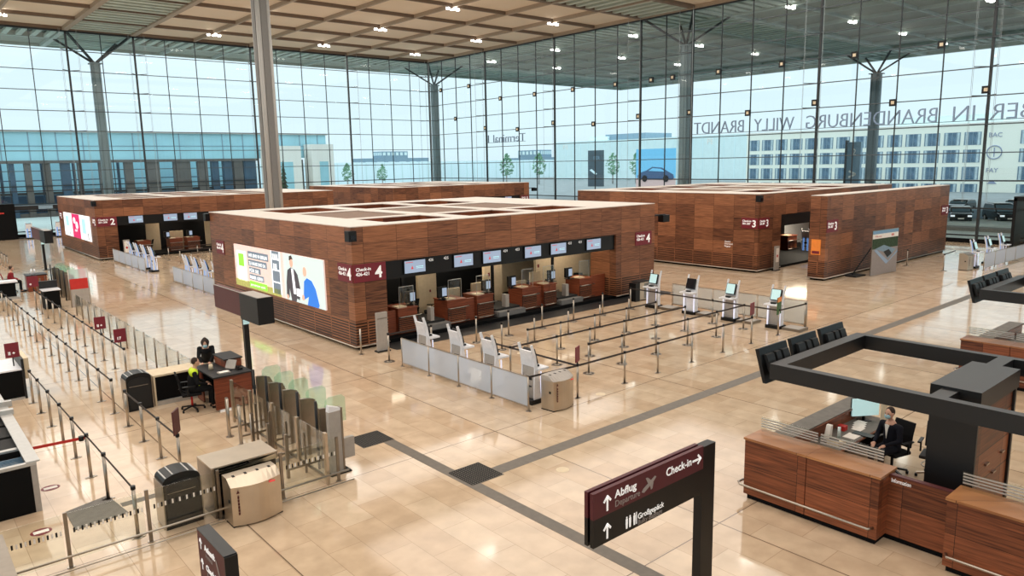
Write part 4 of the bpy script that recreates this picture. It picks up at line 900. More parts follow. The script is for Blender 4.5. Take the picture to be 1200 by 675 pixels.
for lb, x, y, h in (('grey upright stand beside the left pier of the central island', 12.56, 21.75, 1.38), ('leaflet stand with red mark at the doorway corner of the right island', 38.6, 21.75, 1.4), ('white stand with red mark at the corner of the left rear island', 13.3, 58.4, 1.42)):
    t = thing('info_stand', lb, 'stand', (x, y, 0)); MB().box(0, .42, 0, .1, .04, h, 'grey_panel').build('panel', t); MB().box(-.04, .46, -.08, .2, 0, .04, 'rubber').build('foot', t)
    if 'red' in lb: MB().prism(circ(.2, h*.6, .08), -.006, 0, 'y', 'red').box(.05, .36, -.005, 0, h*.35, h*.92, 'paper').build('notice', t)
    else: MB().box(.02, .4, -.01, 0, h*.84, h*.86, 'steel_dark').build('seam', t)
o = MB().box(3.0, 3.03, 1, 2, 0, 1, 'mat_grey'); o = MB().prism([(2.03, 15.45), (2.80, 15.70), (2.92, 14.6), (2.02, 14.52)], 0, .012, 'z', 'mat_grey').build('floor_mat'); tag(o, 'plain grey floor mat beside the leftmost belt posts', 'mat')
for (x, y), lb in (((1.55, 14.88), 'oval red and white floor sticker near the dashed glass'), ((2.02, 16.92), 'oval red and white floor sticker beside the black scanner')):
    t = thing('floor_sticker', lb, 'sticker', (x, y, 0)); MB().prism([(.17*math.cos(a), .15*math.sin(a)) for a in [i*math.pi/12 for i in range(24)]], 0, .003, 'z', 'maroon').build('disc', t)
    MB().box(-.12, .12, -.06, .06, .003, .005, 'paper').build('symbol', t)
for i, (x, y) in enumerate(((7.76, 17.6), (16.0, 18.2), (14.6, 13.3), (10.25, 10.4))):
    t = thing('floor_sticker', ['round pale floor dot near the check gates', 'round pale floor dot inside the queue area', 'round pale floor dot by the post with the maroon sign', 'round pale floor dot near the large departure sign'][i], 'sticker', (x, y, 0)); MB().cyl(0, 0, 0, .003, .14, 'cream', 20).build('disc', t)

# scanners at the left edge
t = thing('luggage_belt', 'black luggage conveyor box with steel rims at the left photo edge', 'conveyor', (1.72, 15.85, 0))
MB().box(-2.2, -.06, 0.05, 5.5, .08, .72, 'black_matt').build('body', t)
MB().box(-.1, 0, 0, 5.6, .0, .98, 'grey_panel').box(-.16, .06, 0, 5.6, .98, 1.01, 'alu').build('side_rim', t)
MB().box(-2.2, -.1, 0, .05, .0, .95, 'black_matt').build('end_panel', t); MB().box(-2.2, 0, -.02, .08, .93, .99, 'alu').build('end_rim', t)
ro = MB()
for i in range(14): ro.box(-2.2, -.12, .1+i*.07, .13+i*.07, .74, .80, 'glass_dark_blue')
ro.build('roller_bed', t)
for k in range(3): MB().box(-2.2, -.12, 1.35+k*.9, 2.1+k*.9, .72, .9, 'rubber').build('curtain', t)
for b6 in ((-2.2, -.1, 1.15, 1.28, .9, .94), (-2.2, .1, 3.6, 3.75, .98, 1.1), (-2.2, .15, 4.3, 4.42, .98, 1.12)): MB().box(*b6, 'alu').build('cross_bar', t)
t = thing('check_desk', 'white-topped black cabinet with beige sides at the left edge', 'cabinet', (2.1, 24.4, 0))
MB().box(-.3, .56, 0, 1.6, .84, .88, 'white').build('top', t); MB().box(-.25, .5, .02, 1.55, .08, .84, 'black_matt').build('body', t); MB().box(-.3, -.25, 0, 1.6, 0, .84, 'cream').box(.5, .56, .0, 1.6, 0, 1.15, 'charcoal').build('side_panel', t)
MB().box(-.25, .5, -.01, .02, 0, .06, 'alu').build('base', t); MB().box(.6, .72, .3, 1.5, .5, 1.1, 'cream').build('back_screen', t)
t = thing('check_desk', 'long black desk with white edge before the person in the red vest', 'desk', (3.0, 44.8, 0))
MB().box(-4, 2.1, 0, .8, .82, .9, 'white').build('top', t); MB().box(-4, 2.0, .1, .75, .1, .82, 'black_matt').build('body', t); MB().box(-4, 2.1, -.2, .1, 0, .1, 'alu').build('base', t)
t = thing('check_desk', 'small dark wooden desk beside the person in the red vest', 'desk', (5.75, 46.6, 0)); MB().box(0, .9, 0, .9, .0, .85, 'wood_red').build('body', t); MB().box(-.03, .95, -.03, .95, .85, .9, 'charcoal').build('top', t)
for x, y, h in ((6.0, 46.8, .3), (6.2, 47.2, .25)): tag(MB().cyl(x, y, .9, .9+h, .04, 'white').build('bottle'), 'small white bottle on the far desk beside the red vest, %s' % ('taller one' if h > .28 else 'shorter one'), 'bottle')
g1 = None
for i, y in enumerate((45.6, 44.4, 43.2, 42.0)):
    lb = '%s small check gate of the far left row from the back' % ORD[i]
    if g1 is None: g1 = dup(g0, (6.75, y, 0), 0, lb, 'far left check gates')
    else: dup(g1, (6.75, y, 0), 0, lb)
t = thing('check_desk', 'small black cabinet with white top among the far left gates', 'cabinet', (5.45, 39.9, 0)); MB().box(0, .75, 0, .9, .86, .9, 'white').build('top', t); MB().box(.05, .7, .05, .85, .0, .86, 'black_matt').build('body', t); MB().box(0, .75, .8, .95, .9, 1.25, 'charcoal').build('back_box', t)
t = thing('notice_screen', 'grey and red framed notice screen beside the far left gates', 'screen', (6.55, 39.6, 0)); MB().box(0, .75, 0, .04, .0, .85, 'grey_panel').build('panel', t); MB().box(0, .75, 0, .04, .85, 1.35, 'red').box(-.01, .76, .0, .04, 1.35, 1.8, 'pale_glass').build('notice', t); MB().cyl(-.03, .02, 0, 1.8, .02, 'steel').cyl(.78, .02, 0, 1.8, .02, 'steel').build('post', t)
o = MB()
for i in range(26): a = rnd.random()*6.28; o.prism([(0, 0), (.03, 0), (.02+rnd.random()*.1, .4+rnd.random()*.3)], -.01+rnd.random()*.3, rnd.random()*.3+.02, 'x' if i % 2 else 'y', 'leaf')
t = thing('potted_plant', 'dark bushy plant beside the far left gates', 'plant', (7.0, 44.8, .0)); o.build('foliage', t).location = (0, 0, .45); MB().cyl(.15, .1, 0, .5, .22, 'charcoal', 14, .26).build('pot', t)
t = thing('steel_cabinet', 'grey metal cabinet edge at the lower left photo corner', 'cabinet', (-1.5, 8.0, 0)); MB().box(0, 2.33, 0, 4.8, 0, 1.0, 'grey_panel').build('body', t); MB().box(-.02, 2.35, -.02, 4.82, 1.0, 1.02, 'steel_dark').build('top', t)
# vestibule at the back doors
struct(MB().box(2.5, 10.2, 84.8, 87, 0, 3.4, 'black_matt').box(10.2, 30, 85.2, 87, 2.75, 3.15, 'charcoal').box(10.2, 30, 85.2, 85.4, 0, .1, 'charcoal'), 'door_1')
for i, x in enumerate((12.2, 16.9, 21)): tag(MB().box(x, x+1.2, 85.1, 85.2, 2.8, 3.12, 'slate').build('door_sign'), '%s bluish sign from the left over the back doors' % ORD[i], 'sign')
tag(MB().prism(circ(8.9, 2.6, .01), 84.7, 84.8, 'y', 'red').box(8.3, 9.3, 84.72, 84.8, 2.5, 2.62, 'red').build('door_sign'), 'small red lit sign on the black door box at the left edge', 'sign')

# ------------------------------------------------------------ large direction signs
t = thing('direction_sign', 'large maroon and black direction sign on a black post in the foreground', 'direction sign', (8.58, 5.8, 0))
MB().box(-.15, .15, -.07, .07, 0, 2.36, 'black').build('pole', t); MB().box(-.3, .3, -.2, .2, 0, .02, 'black').build('base_plate', t)
for nm, a, b_ in (('front_board', -.075, -.02), ('rear_board', .02, .075)):
    MB().box(-2.42, -.15, a, b_, 2.04, 2.38, 'maroon_sign').box(-2.42, -.15, a, b_, 1.67, 2.04, 'black').build(nm, t)
MB().box(-2.38, -.15, -.02, .02, 1.7, 2.34, 'black_matt').build('core', t)
ZF = -.078
for tx, u, z, s_, w, m_, bo in (('Abflug', -2.03, 2.21, .145, .42, 'letter_white', .002), ('Departure', -2.03, 2.09, .12, .48, 'letter_grey', 0), ('Check-in', -1.0, 2.18, .16, .56, 'letter_white', .002), ('Großgepäck', -1.58, 1.77, .11, .54, 'letter_white', .001), ('Bulky Baggage', -1.58, 1.69, .10, .50, 'letter_grey', 0)):
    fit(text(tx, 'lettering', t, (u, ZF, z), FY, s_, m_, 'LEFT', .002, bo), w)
def arrow(parent, u, z, s, d, y=ZF, face='y', name='arrow', m='letter_white'):
    b = MB()
    def seg(p, q, w):
        if face == 'y': b.bar((p[0], y, p[1]), (q[0], y, q[1]), .004 if False else w, .004, m) if False else b.prism(quad(p, q, w), y-.002, y, 'y', m)
        else: b.prism(quad(p, q, w), y-.002, y, 'x', m)
    if d == 'up': seg((u, z-s*.5), (u, z+s*.5), s*.16); seg((u-s*.33, z+s*.12), (u+s*.03, z+s*.5), s*.16); seg((u+s*.33, z+s*.12), (u-s*.03, z+s*.5), s*.16)
    elif d == 'right': seg((u-s*.5, z), (u+s*.5, z), s*.16); seg((u+s*.12, z+s*.33), (u+s*.5, z-s*.03), s*.16); seg((u+s*.12, z-s*.33), (u+s*.5, z+s*.03), s*.16)
    return b.build(name, parent)
def quad(p, q, w):
    dx, dz = q[0]-p[0], q[1]-p[1]; L_ = math.hypot(dx, dz); nx, nz_ = -dz/L_*w/2, dx/L_*w/2
    return [(p[0]+nx, p[1]+nz_), (q[0]+nx, q[1]+nz_), (q[0]-nx, q[1]-nz_), (p[0]-nx, p[1]-nz_)]
arrow(t, -2.17, 2.19, .2, 'up'); arrow(t, -2.17, 1.82, .2, 'up'); arrow(t, -.31, 2.22, .2, 'right')
MB().prism([(-1.51, 2.12), (-1.46, 2.10), (-1.28, 2.19), (-1.21, 2.25), (-1.24, 2.27), (-1.48, 2.16)], ZF-.002, ZF, 'y', 'letter_grey').prism([(-1.38, 2.20), (-1.43, 2.29), (-1.39, 2.29), (-1.29, 2.21)], ZF-.0025, ZF, 'y', 'letter_grey').prism([(-1.34, 2.17), (-1.32, 2.10), (-1.29, 2.11), (-1.27, 2.19)], ZF-.003, ZF, 'y', 'letter_grey').build('plane_symbol', t)
for u in (-1.80, -1.735, -1.65):
    MB().prism(circ(u, 1.872, .014), ZF-.002, ZF, 'y', 'letter_white').prism([(u-.02, 1.855), (u+.02, 1.855), (u+.02, 1.79), (u+.014, 1.72), (u-.014, 1.72), (u-.02, 1.79)], ZF-.002, ZF, 'y', 'letter_white').build('toilet_symbol', t)
MB().box(-1.615, -1.60, ZF-.002, ZF, 1.72, 1.885, 'letter_white').build('divider_symbol', t)
t = thing('direction_sign', 'brown-red direction sign with white arrows at the bottom left edge', 'direction sign', (2.36, 7.42, 0))
MB().box(-.04, .015, 0, .85, .5, 2.33, 'maroon_dark').build('front_board', t); MB().box(.02, .035, 0.02, .83, .5, 2.28, 'black').box(.04, .1, 0, .85, .5, 2.33, 'black').build('rear_board', t)
MB().box(-.04, .1, -.02, 0, .5, 2.335, 'black').box(-.04, .1, 0, .85, 2.33, 2.345, 'frame_black').build('frame', t); MB().box(-.02, .08, .1, .75, 0, .5, 'black').build('pole', t)
XF = -.043
for z, a, b_ in ((2.17, 'Ankunft', 'Arrival'), (1.93, 'Check-in', 'Bag drop')):
    text(a, 'lettering', t, (XF, .62, z), FX, .10, 'letter_white', 'LEFT', .002, .003); text(b_, 'lettering', t, (XF, .60, z-.08), FX, .08, 'letter_grey', 'LEFT', .002)
def arrow_x(parent, y, z, s):
    b = MB()
    for p, q in (((y, z-s*.5), (y, z+s*.5)), ((y-s*.3, z+s*.1), (y, z+s*.5)), ((y+s*.3, z+s*.1), (y, z+s*.5))): b.prism(quad(p, q, s*.16), XF-.002, XF, 'x', 'letter_white')
    b.build('arrow', parent)
arrow_x(t, .74, 2.2, .13); arrow_x(t, .74, 1.95, .13); arrow_x(t, .4, 1.68, .13)
MB().prism([(.2, 2.05), (.16, 2.05), (.24, 2.2), (.28, 2.2)], XF-.002, XF, 'x', 'letter_grey').build('plane_symbol', t)

# aerial poster leaning on its stay
t = thing('leaning_poster', 'large aerial photo poster board standing before the long wooden wall', 'poster', (40.0, 17.0, 0), R(-5))
MB().box(0, 2.72, 0, .04, .02, 2.45, 'steel').build('board', t)
mat('aerial', (120, 120, 112), .6, noise=.5, nscale=3); mat('sky_print', (120, 160, 190), .6)
MB().box(.03, 2.69, -.006, 0, .05, 1.55, 'letter_grey').build('apron_print', t); MB().box(.03, 2.69, -.008, -.002, 1.45, 2.0, 'leaf').build('fields_print', t)
MB().prism([(.3, 1.45), (1.2, 1.62), (2.5, 1.3), (1.7, .85), (1.2, 1.25)], -.012, -.006, 'y', 'slate').prism([(.2, 1.4), (.5, 1.4), (1.75, .7), (1.55, .55)], -.014, -.008, 'y', 'ad_grey').prism([(1.2, 1.25), (1.75, 1.35), (2.1, 1.1), (1.65, .9)], -.014, -.012, 'y', 'charcoal').prism([(1.55, .55), (1.75, .7), (2.69, 1.25), (2.69, 1.12)], -.014, -.008, 'y', 'ad_grey').build('terminal_print', t)
MB().box(.03, 2.69, -.01, -.004, 2.0, 2.25, 'paper').build('white_band', t); MB().box(.03, 2.69, -.01, -.004, 2.25, 2.43, 'sky_print').build('sky_print', t)
text('Willkommen', 'lettering', t, (.25, -.012, 2.08), FY, .13, 'red', 'LEFT', .001); text('BER', 'lettering', t, (1.95, -.012, 2.07), FY, .17, 'red', 'LEFT', .001, .004)
MB().bar((.1, .05, 1.6), (-.6, .7, .05), .05, .05, 'black').build('stay', t); MB().bar((2.6, .05, 1.6), (1.9, .7, .05), .05, .05, 'black').build('stay', t); MB().box(-.9, .1, .3, .9, 0, .08, 'rubber').build('foot', t)

# ------------------------------------------------------------ information desks
def info_desk(nm, X, Y, detail=True):
    # built in local coordinates: front (facing the camera side) at x = 0, runs to -y
    def T_(name, lb, cat): return thing(name, lb, cat, (X, Y, 0))
    t = T_('information_desk', 'L-shaped wooden counter of the %s information desk' % nm, 'information desk')
    MB().box(0, .6, -1.2, 0, .1, 1.17, 'wood_desk').box(0, .6, -2.46, -1.215, .1, 1.17, 'wood_desk').build('front_body', t)
    MB().box(-.02, .62, -1.205, .02, 1.17, 1.21, 'wood_top').box(-.02, .62, -2.48, -1.21, 1.17, 1.21, 'wood_top').build('counter_top', t)
    MB().box(.6, 4.35, -.36, 0, .1, 1.0, 'wood_desk').box(.6, 4.35, -.42, .02, 1.0, 1.02, 'wood_desk').box(.6, 4.33, -.40, .0, 1.02, 1.04, 'mat_grey').build('side_body', t)
    MB().box(.36, .42, -3.46, -2.46, .1, 1.15, 'wood_desk').box(.34, .44, -3.46, -2.46, 1.15, 1.17, 'maroon_dark').build('gate_panel', t)
    MB().box(0, .6, -6.5, -3.46, .1, 1.17, 'wood_desk').box(-.02, .62, -6.5, -3.44, 1.17, 1.21, 'wood_top').build('second_body', t)
    MB().box(.05, .6, -2.42, -.05, 0, .1, 'black_matt').box(.05, .6, -6.4, -3.5, 0, .1, 'black_matt').box(.4, .5, -3.5, -2.42, 0, .1, 'black_matt').box(.6, 4.3, -.3, -.05, 0, .1, 'black_matt').build('plinth', t)
    MB().tube([(.3, .08, .3), (-.02, .1, .3), (-.1, .02, .3), (-.1, -2.36, .3), (0, -2.4, .3)], .022, 'steel').tube([(0, -3.5, .3), (-.1, -3.54, .3), (-.1, -6.4, .3)], .022, 'steel').build('foot_rail', t)
    for y0, y1 in ((-1.15, -.03), (-2.3, -1.2), (-6.4, -3.5)):
        p = MB()
        for z in (1.3, 1.35, 1.40, 1.45): p.box(.495, .51, y0, y1, z, z+.022, 'alu')
        g_ = MB().box(.5, .508, y0, y1, 1.21, 1.50, 'clear_glass').build('glass_screen', t); p.build('glass_stripe', g_)
    if detail:
        MB().box(1.3, 4.2, -1.0, -.36, .70, .73, 'wood_desk').box(1.32, 4.18, -.98, -.36, .73, .74, 'mat_grey').box(1.4, 1.45, -.95, -.4, 0, .7, 'charcoal').box(4.0, 4.05, -.95, -.4, 0, .7, 'charcoal').build('desk_top', t)
    # overhead frame
    f = T_('overhead_frame', 'black rectangular overhead frame of the %s information desk' % nm, 'frame')
    z0, z1 = 2.33, 2.62; b = MB(); x0, x1 = .33, 3.88; y0 = -.25
    b.box(x0, x0+.17, -8.5, y0, z0, z1, 'frame_black').box(x1-.17, x1, -8.5, y0, z0, z1, 'frame_black').box(x0+.17, x1-.17, y0-.24, y0, z0, z1, 'frame_black').box(x0+.17, .96, -3.2, -2.95, z0, z1, 'frame_black').box(2.91, x1-.17, -3.2, -2.95, z0, z1, 'frame_black').build('beam', f)
    MB().box(.96, 2.91, -3.52, -2.77, 2.34, 2.66, 'frame_black').build('pillar_cap', f)
    MB().box(1.03, 2.82, -3.46, -2.82, 0, 2.34, 'wood_plain').build('pillar', f); MB().box(.97, 1.03, -3.5, -2.78, 0, 2.34, 'frame_black').build('side_panel', f); MB().box(2.82, 2.9, -3.5, -2.78, 0, 2.34, 'frame_black').build('side_panel', f)
    hb = MB()
    for k in range(4): hb.box(1.2+k*.4, 1.35+k*.4, -3.50, -3.46, 1.0+.25*(k % 2), 1.03+.25*(k % 2), 'steel')
    hb.build('handle', f)
    for i, xm in enumerate((.38, 1.55, 2.75)):
        m_ = thing('hanging_monitor', '%s black back-tilted monitor from the left on the frame of the %s information desk' % (ORD[i], nm), 'monitor', (X+xm, Y-.18, 0), 0, 'monitors on the frame of the %s information desk' % nm)
        if detail or True:
            MB().prism([(.02, 2.2), (.09, 2.2), (.27, 2.82), (.20, 2.84)], 0, 1.0, 'x', 'black').build('housing', m_)
            MB().prism([(-.06+.04, 2.4), (.05, 2.4), (.17, 2.72), (.10, 2.72)], .12, .38, 'x', 'charcoal').prism([(-.02, 2.4), (.05, 2.4), (.17, 2.72), (.10, 2.72)], .46, .62, 'x', 'charcoal').prism([(-.02, 2.4), (.05, 2.4), (.17, 2.72), (.10, 2.72)], .7, .92, 'x', 'charcoal').build('back_box', m_)
            MB().bar((.5, -.1, 2.5), (.5, .12, 2.52), .06, .06, 'steel').build('bracket', m_)
    return t
info_desk('near', 11.84, 7.13); info_desk('farther right', 22.9, 7.1)
tag(fit(text('Information', 'counter_lettering', None, (12.17, 4.62, 1.05), FX, .1, 'letter_white', 'LEFT', .002), .3), 'small white lettering on the gate panel of the near information desk', 'lettering')
# things on the near desk
t = thing('monitor', 'teal-lit monitor on the inner desk of the near information desk', 'monitor', (15.6, 6.55, .74), R(-35)); MB().box(-.3, .3, -.02, .02, .12, .5, 'screen_teal').build('screen', t); MB().box(-.31, .31, .02, .05, .11, .51, 'black').build('housing', t); MB().cyl(0, .05, 0, .15, .03, 'black').box(-.12, .12, -.06, .12, 0, .015, 'black').build('stand', t)
t = thing('paper_stack', 'open white papers beside the teal-lit monitor', 'papers', (15.1, 6.48, .74))
for i in range(4): MB().box(-.2+i*.12, .05+i*.12, -.15+.04*i, .05+.04*i, .004*i, .004*i+.004, 'paper').build('sheet', t)
t = thing('paper_stack', 'single white sheet on the dark desk edge nearest the striped glass', 'papers', (14.55, 6.33, .74)); MB().box(-.2, .12, -.12, .12, 0, .006, 'paper').build('sheet', t)
t = thing('desk_phone', 'pale flat telephone on the near information desk', 'telephone', (13.9, 6.36, .74)); MB().prism([(-.16, 0), (.16, 0), (.16, .05), (-.16, .09)], -.12, .12, 'y', 'cream').build('base', t); MB().bar((-.1, -.09, .11), (-.1, .09, .11), .04, .03, 'charcoal').build('handset', t)
tag(MB().cyl(14.2, 6.45, .74, .98, .035, 'pale_block', 12, .03).build('bottle'), 'clear water bottle beside the pale telephone', 'bottle')
tag(MB().prism([(13.95, .74), (14.1, .74), (14.13, 1.02), (14.06, 1.02)], 6.55, 6.65, 'y', 'paper').build('leaflet_holder'), 'white leaflet holder behind the pale telephone', 'leaflet holder')
tag(MB().box(14.65, 14.8, 6.55, 6.7, .74, .84, 'red').build('stapler_box'), 'small red box on the inner desk', 'box')
tag(MB().box(15.72, 15.98, 6.25, 6.28, .74, 1.15, 'cream').build('paper_divider'), 'cream upright folder right of the teal-lit monitor', 'folder')
t = thing('keyboard', 'black keyboard on the desk before the seated clerk', 'keyboard', (14.75, 6.2, .74)); MB().box(-.1, .1, -.2, .2, 0, .02, 'black').build('base', t)

# ------------------------------------------------------------ outside
def office():
    X = 150
    t = thing('office_building', 'cream office block with rows of blue windows behind the right glass wall', 'building', (X, 0, 0))
    MB().box(0, 14, -60, 92.6, -.9, 11.7, 'office_wall').build('wall', t); MB().box(-.15, 14, -60, 92.8, 11.7, 11.95, 'paper').build('parapet', t)
    MB().box(4, 12, 44, 62, 11.9, 13.6, 'pale_block').build('roof_plant', t)
    ys_ = [92.1-3.34*i for i in range(14)]+[40.0-3.34*i for i in range(5)]
    w0 = None
    for zt, h in ((10.35, 2.3), (7.25, 2.3), (4.2, 2.3), (1.15, 1.9)):
        for i, y in enumerate(ys_):
            if w0 is None:
                b = MB().box(-.02, .05, -2.62, 0, -2.3, 0, 'glass_dark_blue'); w0 = None
                for k in range(5): b.box(-.06, 0, -2.62+k*.655-.045, -2.62+k*.655+.045, -2.3, 0, 'slate')
                for k in (0, 3): b.box(-.04, -.02, -2.5+k*.655, -2.1+k*.655, -2.3, -.05, 'blind')
                w0 = b.build('window', t); w0.location = (0, y, zt)
            else:
                q = w0.copy(); C.objects.link(q); q.location = (0, y+(.0), zt); q.scale.y = 1 if (i*7+int(zt)) % 3 else .97
    text('BAC', 'lettering', t, (-.05, 44.9, 9.35), FX, 1.1, 'letter_slate', 'LEFT', .02); text('FAY', 'lettering', t, (-.05, 44.9, 3.2), FX, 1.1, 'letter_slate', 'LEFT', .02)
    MB().tube([(-.06, 43.8+1.15*math.cos(i*math.pi/12), 6.7+1.15*math.sin(i*math.pi/12)) for i in range(25)], .09, 'letter_slate', 6, False).box(-.08, 0, 43.75, 43.9, 5.9, 7.5, 'letter_slate').box(-.08, 0, 43.0, 44.6, 6.62, 6.78, 'letter_slate').build('round_logo', t)
    MB().prism([(43.0, 1.2), (44.6, 1.2), (43.8, 1.9)], -.06, 0, 'x', 'letter_slate').build('triangle_logo', t)
office()
t = thing('parking_garage', 'pale blue-green parking garage behind the car billboard', 'building', (205, 0, 0))
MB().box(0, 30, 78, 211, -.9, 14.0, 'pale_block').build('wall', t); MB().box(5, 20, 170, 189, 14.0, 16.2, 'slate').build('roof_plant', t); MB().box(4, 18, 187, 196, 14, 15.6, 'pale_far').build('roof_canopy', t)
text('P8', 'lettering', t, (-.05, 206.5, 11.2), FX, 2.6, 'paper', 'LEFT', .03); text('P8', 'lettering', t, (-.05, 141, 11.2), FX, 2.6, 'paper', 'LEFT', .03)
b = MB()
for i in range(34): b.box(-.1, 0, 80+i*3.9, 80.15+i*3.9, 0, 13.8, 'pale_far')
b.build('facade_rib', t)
t = thing('advert_billboard', 'billboard with a dark car on blue and pink seen through the glass', 'billboard', (150, 111.9, -.3))
mat('bb_blue', (124, 198, 236), .5); mat('bb_pink', (226, 190, 184), .5); mat('bb_car', (64, 92, 128), .4)
MB().box(0, .5, 0, 12.5, 0, 9.6, 'pale_block').build('board', t); MB().box(-.05, 0, 0, 12.5, 2.3, 9.6, 'bb_blue').build('sky_print', t); MB().box(-.05, 0, 0, 12.5, 0, 2.3, 'bb_pink').build('ground_print', t)
cb = [(.6, 2.0), (1.3, 1.9), (11.4, 1.9), (11.9, 2.4), (11.7, 3.2), (10.2, 3.9), (8.2, 4.9), (5.2, 5.1), (3.3, 4.2), (1.2, 3.6), (.5, 2.9)]
MB().prism([(12.4-y, z) for y, z in cb], -.12, -.05, 'x', 'bb_car').build('car_print', t); MB().prism([(12.4-y, z) for y, z in [(4.0, 4.1), (5.4, 4.8), (7.9, 4.6), (9.4, 3.9)]], -.16, -.12, 'x', 'bb_blue').build('car_window_print', t)
for y in (2.9, 9.6): MB().prism(circ(y, 2.2, .85), -.16, -.12, 'x', 'charcoal').build('wheel_print', t)
t = thing('advert_pylon', 'tall dark pylon with a bright streak outside the right glass wall', 'pylon', (150, 136.4, -.5)); MB().box(0, 1, 0, 5, 0, 9.9, 'pylon').build('body', t); MB().prism([(2.2, 3.3), (4.4, 4.6), (3.6, 4.9), (1.6, 3.6)], -.05, 0, 'x', 'pale_far').build('streak', t); text('BER', 'lettering', t, (-.06, 2.9, 7.4), FX, 1.4, 'slate', 'LEFT', .01)
t = thing('advert_pylon', 'slim grey pylon with number and arrow before the cream office block', 'pylon', (120, 53.7, -.3)); MB().box(0, .6, 0, 2.2, 0, 9.0, 'slate').box(-.1, .6, 2.2, 2.5, 0, 9.3, 'mullion').build('body', t); text('2', 'lettering', t, (-.06, 1.4, 6.9), FX, 1.5, 'paper', 'LEFT', .01); MB().prism(quad((1.7, 4.4), (.6, 3.9), .3), -.05, 0, 'x', 'paper').prism(quad((1.7, 3.4), (.6, 3.9), .3), -.05, 0, 'x', 'paper').build('arrow', t)
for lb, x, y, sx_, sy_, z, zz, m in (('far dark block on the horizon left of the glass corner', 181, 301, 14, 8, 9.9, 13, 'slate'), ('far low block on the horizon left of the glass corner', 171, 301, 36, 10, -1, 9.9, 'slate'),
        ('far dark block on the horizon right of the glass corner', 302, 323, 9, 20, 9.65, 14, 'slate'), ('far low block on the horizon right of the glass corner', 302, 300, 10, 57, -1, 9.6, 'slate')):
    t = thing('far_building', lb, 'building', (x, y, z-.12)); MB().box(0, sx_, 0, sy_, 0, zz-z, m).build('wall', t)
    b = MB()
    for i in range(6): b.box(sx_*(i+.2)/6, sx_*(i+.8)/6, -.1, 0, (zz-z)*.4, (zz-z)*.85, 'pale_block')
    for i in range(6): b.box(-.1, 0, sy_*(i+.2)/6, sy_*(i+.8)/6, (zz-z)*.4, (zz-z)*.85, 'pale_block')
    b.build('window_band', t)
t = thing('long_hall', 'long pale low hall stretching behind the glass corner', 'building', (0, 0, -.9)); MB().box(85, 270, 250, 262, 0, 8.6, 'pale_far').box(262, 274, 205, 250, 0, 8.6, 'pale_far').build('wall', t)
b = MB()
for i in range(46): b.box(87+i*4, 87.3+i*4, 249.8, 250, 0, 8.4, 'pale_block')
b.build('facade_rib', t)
def tree(lb, x, y, h, m='leaf_hazed', conic=False):
    t = thing('conifer_tree' if conic else 'young_tree', lb, 'tree', (x, y, -.3)); rr_ = random.Random(int(x*7+y)); MB().cyl(0, 0, 0, h*.5, h*.025, 'column_dark', 8).build('trunk', t); b = MB()
    if conic:
        for k in range(11):
            z = h*(.1+.085*k); r_ = h*.17*(1-k/11.5)
            vs = [(0, 0, z+h*.13)]+[(r_*(.8+.4*rr_.random())*math.cos(a), r_*(.8+.4*rr_.random())*math.sin(a), z-.1*rr_.random()) for a in [i*2*math.pi/18 for i in range(18)]]
            b.add(vs, [(0, 1+i, 1+(i+1) % 18) for i in range(18)], m)
    else:
        for k in range(170):
            a, c_, q = rr_.random()*6.28, rr_.random(), rr_.random()**.5; r_ = h*.24*q*math.sin(math.pi*min(.97, .15+c_*.85)); z = h*(.3+.7*c_); s_ = h*.035*(.6+rr_.random())
            x_, y_ = r_*math.cos(a), r_*math.sin(a); ax, bx = rr_.random()-.5, rr_.random()-.5
            b.add([(x_-s_, y_-s_*ax, z), (x_, y_+s_, z+s_*bx*2), (x_+s_, y_+s_*ax, z), (x_, y_-s_, z+s_)], [(0, 1, 2, 3)], m)
    b.build('crown', t)
tree('dark conical tree outside the back glass wall right of the grey column', 47.6, 108, 7.2, 'leaf', True)
for i, (x, y, h) in enumerate(((108, 200, 7.5), (120, 200, 7), (150, 176, 9.5), (160, 172, 9.5), (170, 150, 9), (176, 146, 9))):
    tree('%s pale green young tree from the left before the long pale hall' % ORD[i], x, y, h)
# glazed annex outside the back glass wall
t = thing('glass_annex', 'teal glass annex with brown piers outside the back glass wall', 'building', (0, 125, -.3))
MB().box(-60, 63.5, 0, 1, 8.3, 12.3, 'teal_glass').build('glass_band', t); MB().box(-60, 63.8, -.3, 1.2, 12.3, 12.55, 'alu').build('parapet', t); MB().box(-60, 50.5, -.2, 1, 7.9, 8.3, 'pier').build('lintel', t)
for i, (a, b_, m) in enumerate(((15.0, 15.6, 'pier_blue'), (16.8, 17.6, 'pier'), (19.1, 20.0, 'pier'), (21.3, 22.5, 'pier_blue'), (23.5, 24.0, 'pier'), (26.3, 28.0, 'pier'), (29.8, 31.0, 'pier'), (33.0, 34.8, 'pier'), (37, 39.5, 'pier'), (40.7, 42.2, 'pier'), (42.9, 44, 'pier_blue'), (44.8, 46.2, 'pier_blue'), (46.5, 48, 'pier'), (48.2, 50.3, 'pier_blue'), (57.1, 58.9, 'pier'), (62.4, 64.7, 'pier'), (12.5, 13.6, 'pier'), (9.5, 11, 'pier_blue'), (6.5, 7.5, 'pier'), (3, 4.5, 'pier'), (-1, 1, 'pier_blue'), (-5, -3, 'pier'))):
    MB().box(a, b_, 0, 1.0, 0, 8.0, m).build('pier', t)
b = MB()
for i in range(28): b.box(-30+i*3.4, -29.85+i*3.4, -.05, 0, 8.3, 12.3, 'slate')
for i in range(9): b.box(8+i*5.1+(i*i) % 3, 8.35+i*5.1+(i*i) % 3, 3, 3.4, 0, 8, 'pier_blue')
